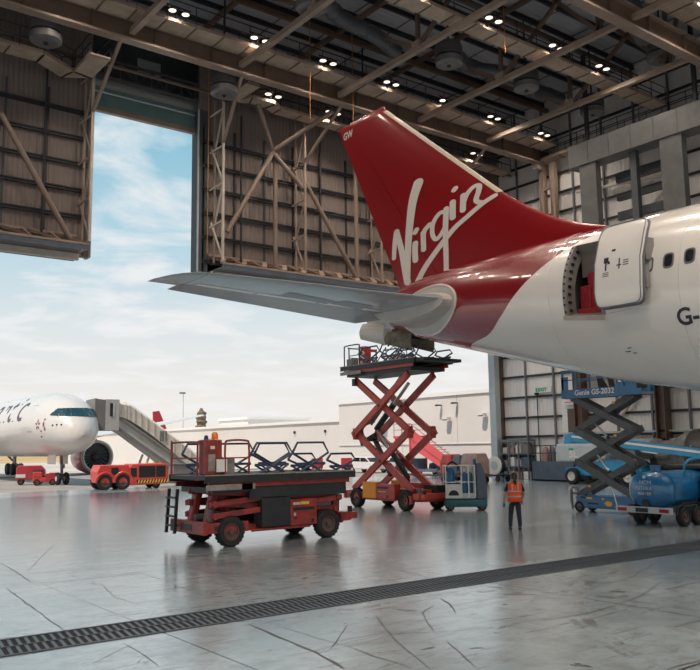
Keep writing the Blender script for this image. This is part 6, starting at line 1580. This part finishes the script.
# service vehicles beyond the low lift
t = thing('service_truck', 'pale service truck with a white box parked beyond the low red lift', 'truck', (38, 80, 0), radians(-50))
b = MB(); b.bx(-2.2, 1.2, -1, 1, .7, 2.6); b.build('box', 'white', t, bevel=.05); MB().prism([(1.25, .5), (1.25, 2.1), (1.9, 2.1), (2.5, 1.3), (2.6, .5)], -.95, .95, 'Y').build('cab', 'palegrey', t, bevel=.05)
MB().prism([(1.95, 1.35), (1.95, 2.0), (2.4, 1.35)], -.96, .96, 'Y').build('cab_window', 'glass', t)
for wx in (-1.4, 1.8):
    for wy in (-.85, .85): wheel(t, (wx, wy, .42), .42, .25)
t = thing('service_truck', 'orange and white airfield truck seen through the guard rails of the low lift', 'truck', (31, 68, 0), radians(-40))
b = MB(); b.bx(-2.0, .9, -.9, .9, .6, 1.3); b.build('bed', 'orange', t, bevel=.04); MB().prism([(.95, .5), (.95, 1.9), (1.6, 1.9), (2.1, 1.2), (2.2, .5)], -.9, .9, 'Y').build('cab', 'white', t, bevel=.05)
MB().prism([(1.65, 1.25), (1.65, 1.8), (2.02, 1.25)], -.91, .91, 'Y').build('cab_window', 'glass', t)
for wx in (-1.3, 1.5):
    for wy in (-.8, .8): wheel(t, (wx, wy, .36), .36, .22)
# stands / crates behind low lift
for i, (x, y, m_, lb) in enumerate(((27.5, 57.0, 'bridge_dark', 'dark equipment crate on the apron behind the low lift guard rails'), (30.4, 56.2, 'pinkload', 'brown equipment crate on the apron behind the low lift guard rails'))):
    c_ = thing('equipment_crate', lb, 'crate', (x, y, 0)); MB().bx(x-.9, x+.9, y-.6, y+.6, .1, 1.3).build('box', m_, c_, bevel=.04, world=True); MB().bx(x-.95, x+.95, y-.65, y+.65, 1.3, 1.4).build('lid', 'grey', c_, world=True); MB().bx(x-.8, x-.6, y-.6, y+.6, 0, .1).bx(x+.6, x+.8, y-.6, y+.6, 0, .1).build('skid', 'grey', c_, world=True)
# tall lamp mast, shrub, distant tail
t = thing('lamp_mast', 'very tall thin lamp mast beyond the low terminal roof', 'mast', (84.5, 174.4, 0)); MB().tube([(84.5, 174.4, 0), (84.5, 174.4, 15.2)], [.16, .09], 8).build('pole', 'bridge', t, world=True); MB().bx(83.6, 85.0, 174.2, 174.6, 15.1, 15.5).build('lamp_head', 'bridge_dark', t, world=True)
random.seed(3)
t = thing('tall_conifer', 'narrow brown column-like tree rising behind the low white roof', 'tree', (86, 176, 0)); TC = t
b = MB(); rings = []
for k in range(26):
    t_ = k/25; z = 3 + 8.8*t_; r = (1.05 + .18*sin(k*2.1) + .12*random.random())*(1 if t_ < .85 else (1-t_)/.15*.8+.15)
    rings.append([(86 + r*cos(a)*(1+.18*sin(3*a+k)), 176 + r*sin(a), z) for a in [2*pi*j/14 for j in range(14)]])
b.loft(rings); b.build('foliage', 'hedge', t, smooth=True, world=True); MB().cyl((86, 176, 0), (86, 176, 3.2), .35, n=10).build('trunk', 'brownsteel', t, world=True); TC.location = (87.9, 171.9, 0)
t = thing('airplane', 'distant white airliner with only its small red and white tail showing above the terminal roof', 'airplane', (88, 205, 0))
b = MB(); b.prism([(84.5, 7), (80.6, 7.0), (80.3, 12.2), (82.0, 12.4)], 205, 205.5, 'Y'); b.build('tail_fin', mat('far_red', (.42, .02, .04), .4, var=0), t, world=True)
b = MB(); b.loft([[(x, 205.2 + r*cos(a), z + r*sin(a)) for a in [2*pi*j/20 for j in range(20)]] for x, r, z in ((79, .4, 6.2), (82, 1.0, 6.0), (88, 2.2, 5.0), (98, 2.4, 4.6), (120, 2.4, 4.6), (124, 1.5, 4.4), (126, .3, 4.2))]); b.build('fuselage', 'white_far', t, smooth=True, world=True)
MB().cyl((112, 205.2, 0), (112, 205.2, 2.6), .3, n=8).cyl((96, 203, 0), (96, 205.2, 2.6), .3, n=8).cyl((96, 207, 0), (96, 205.2, 2.6), .3, n=8).build('landing_gear', 'grey', t, world=True)
t.location = (96.5, 200.7, 0)
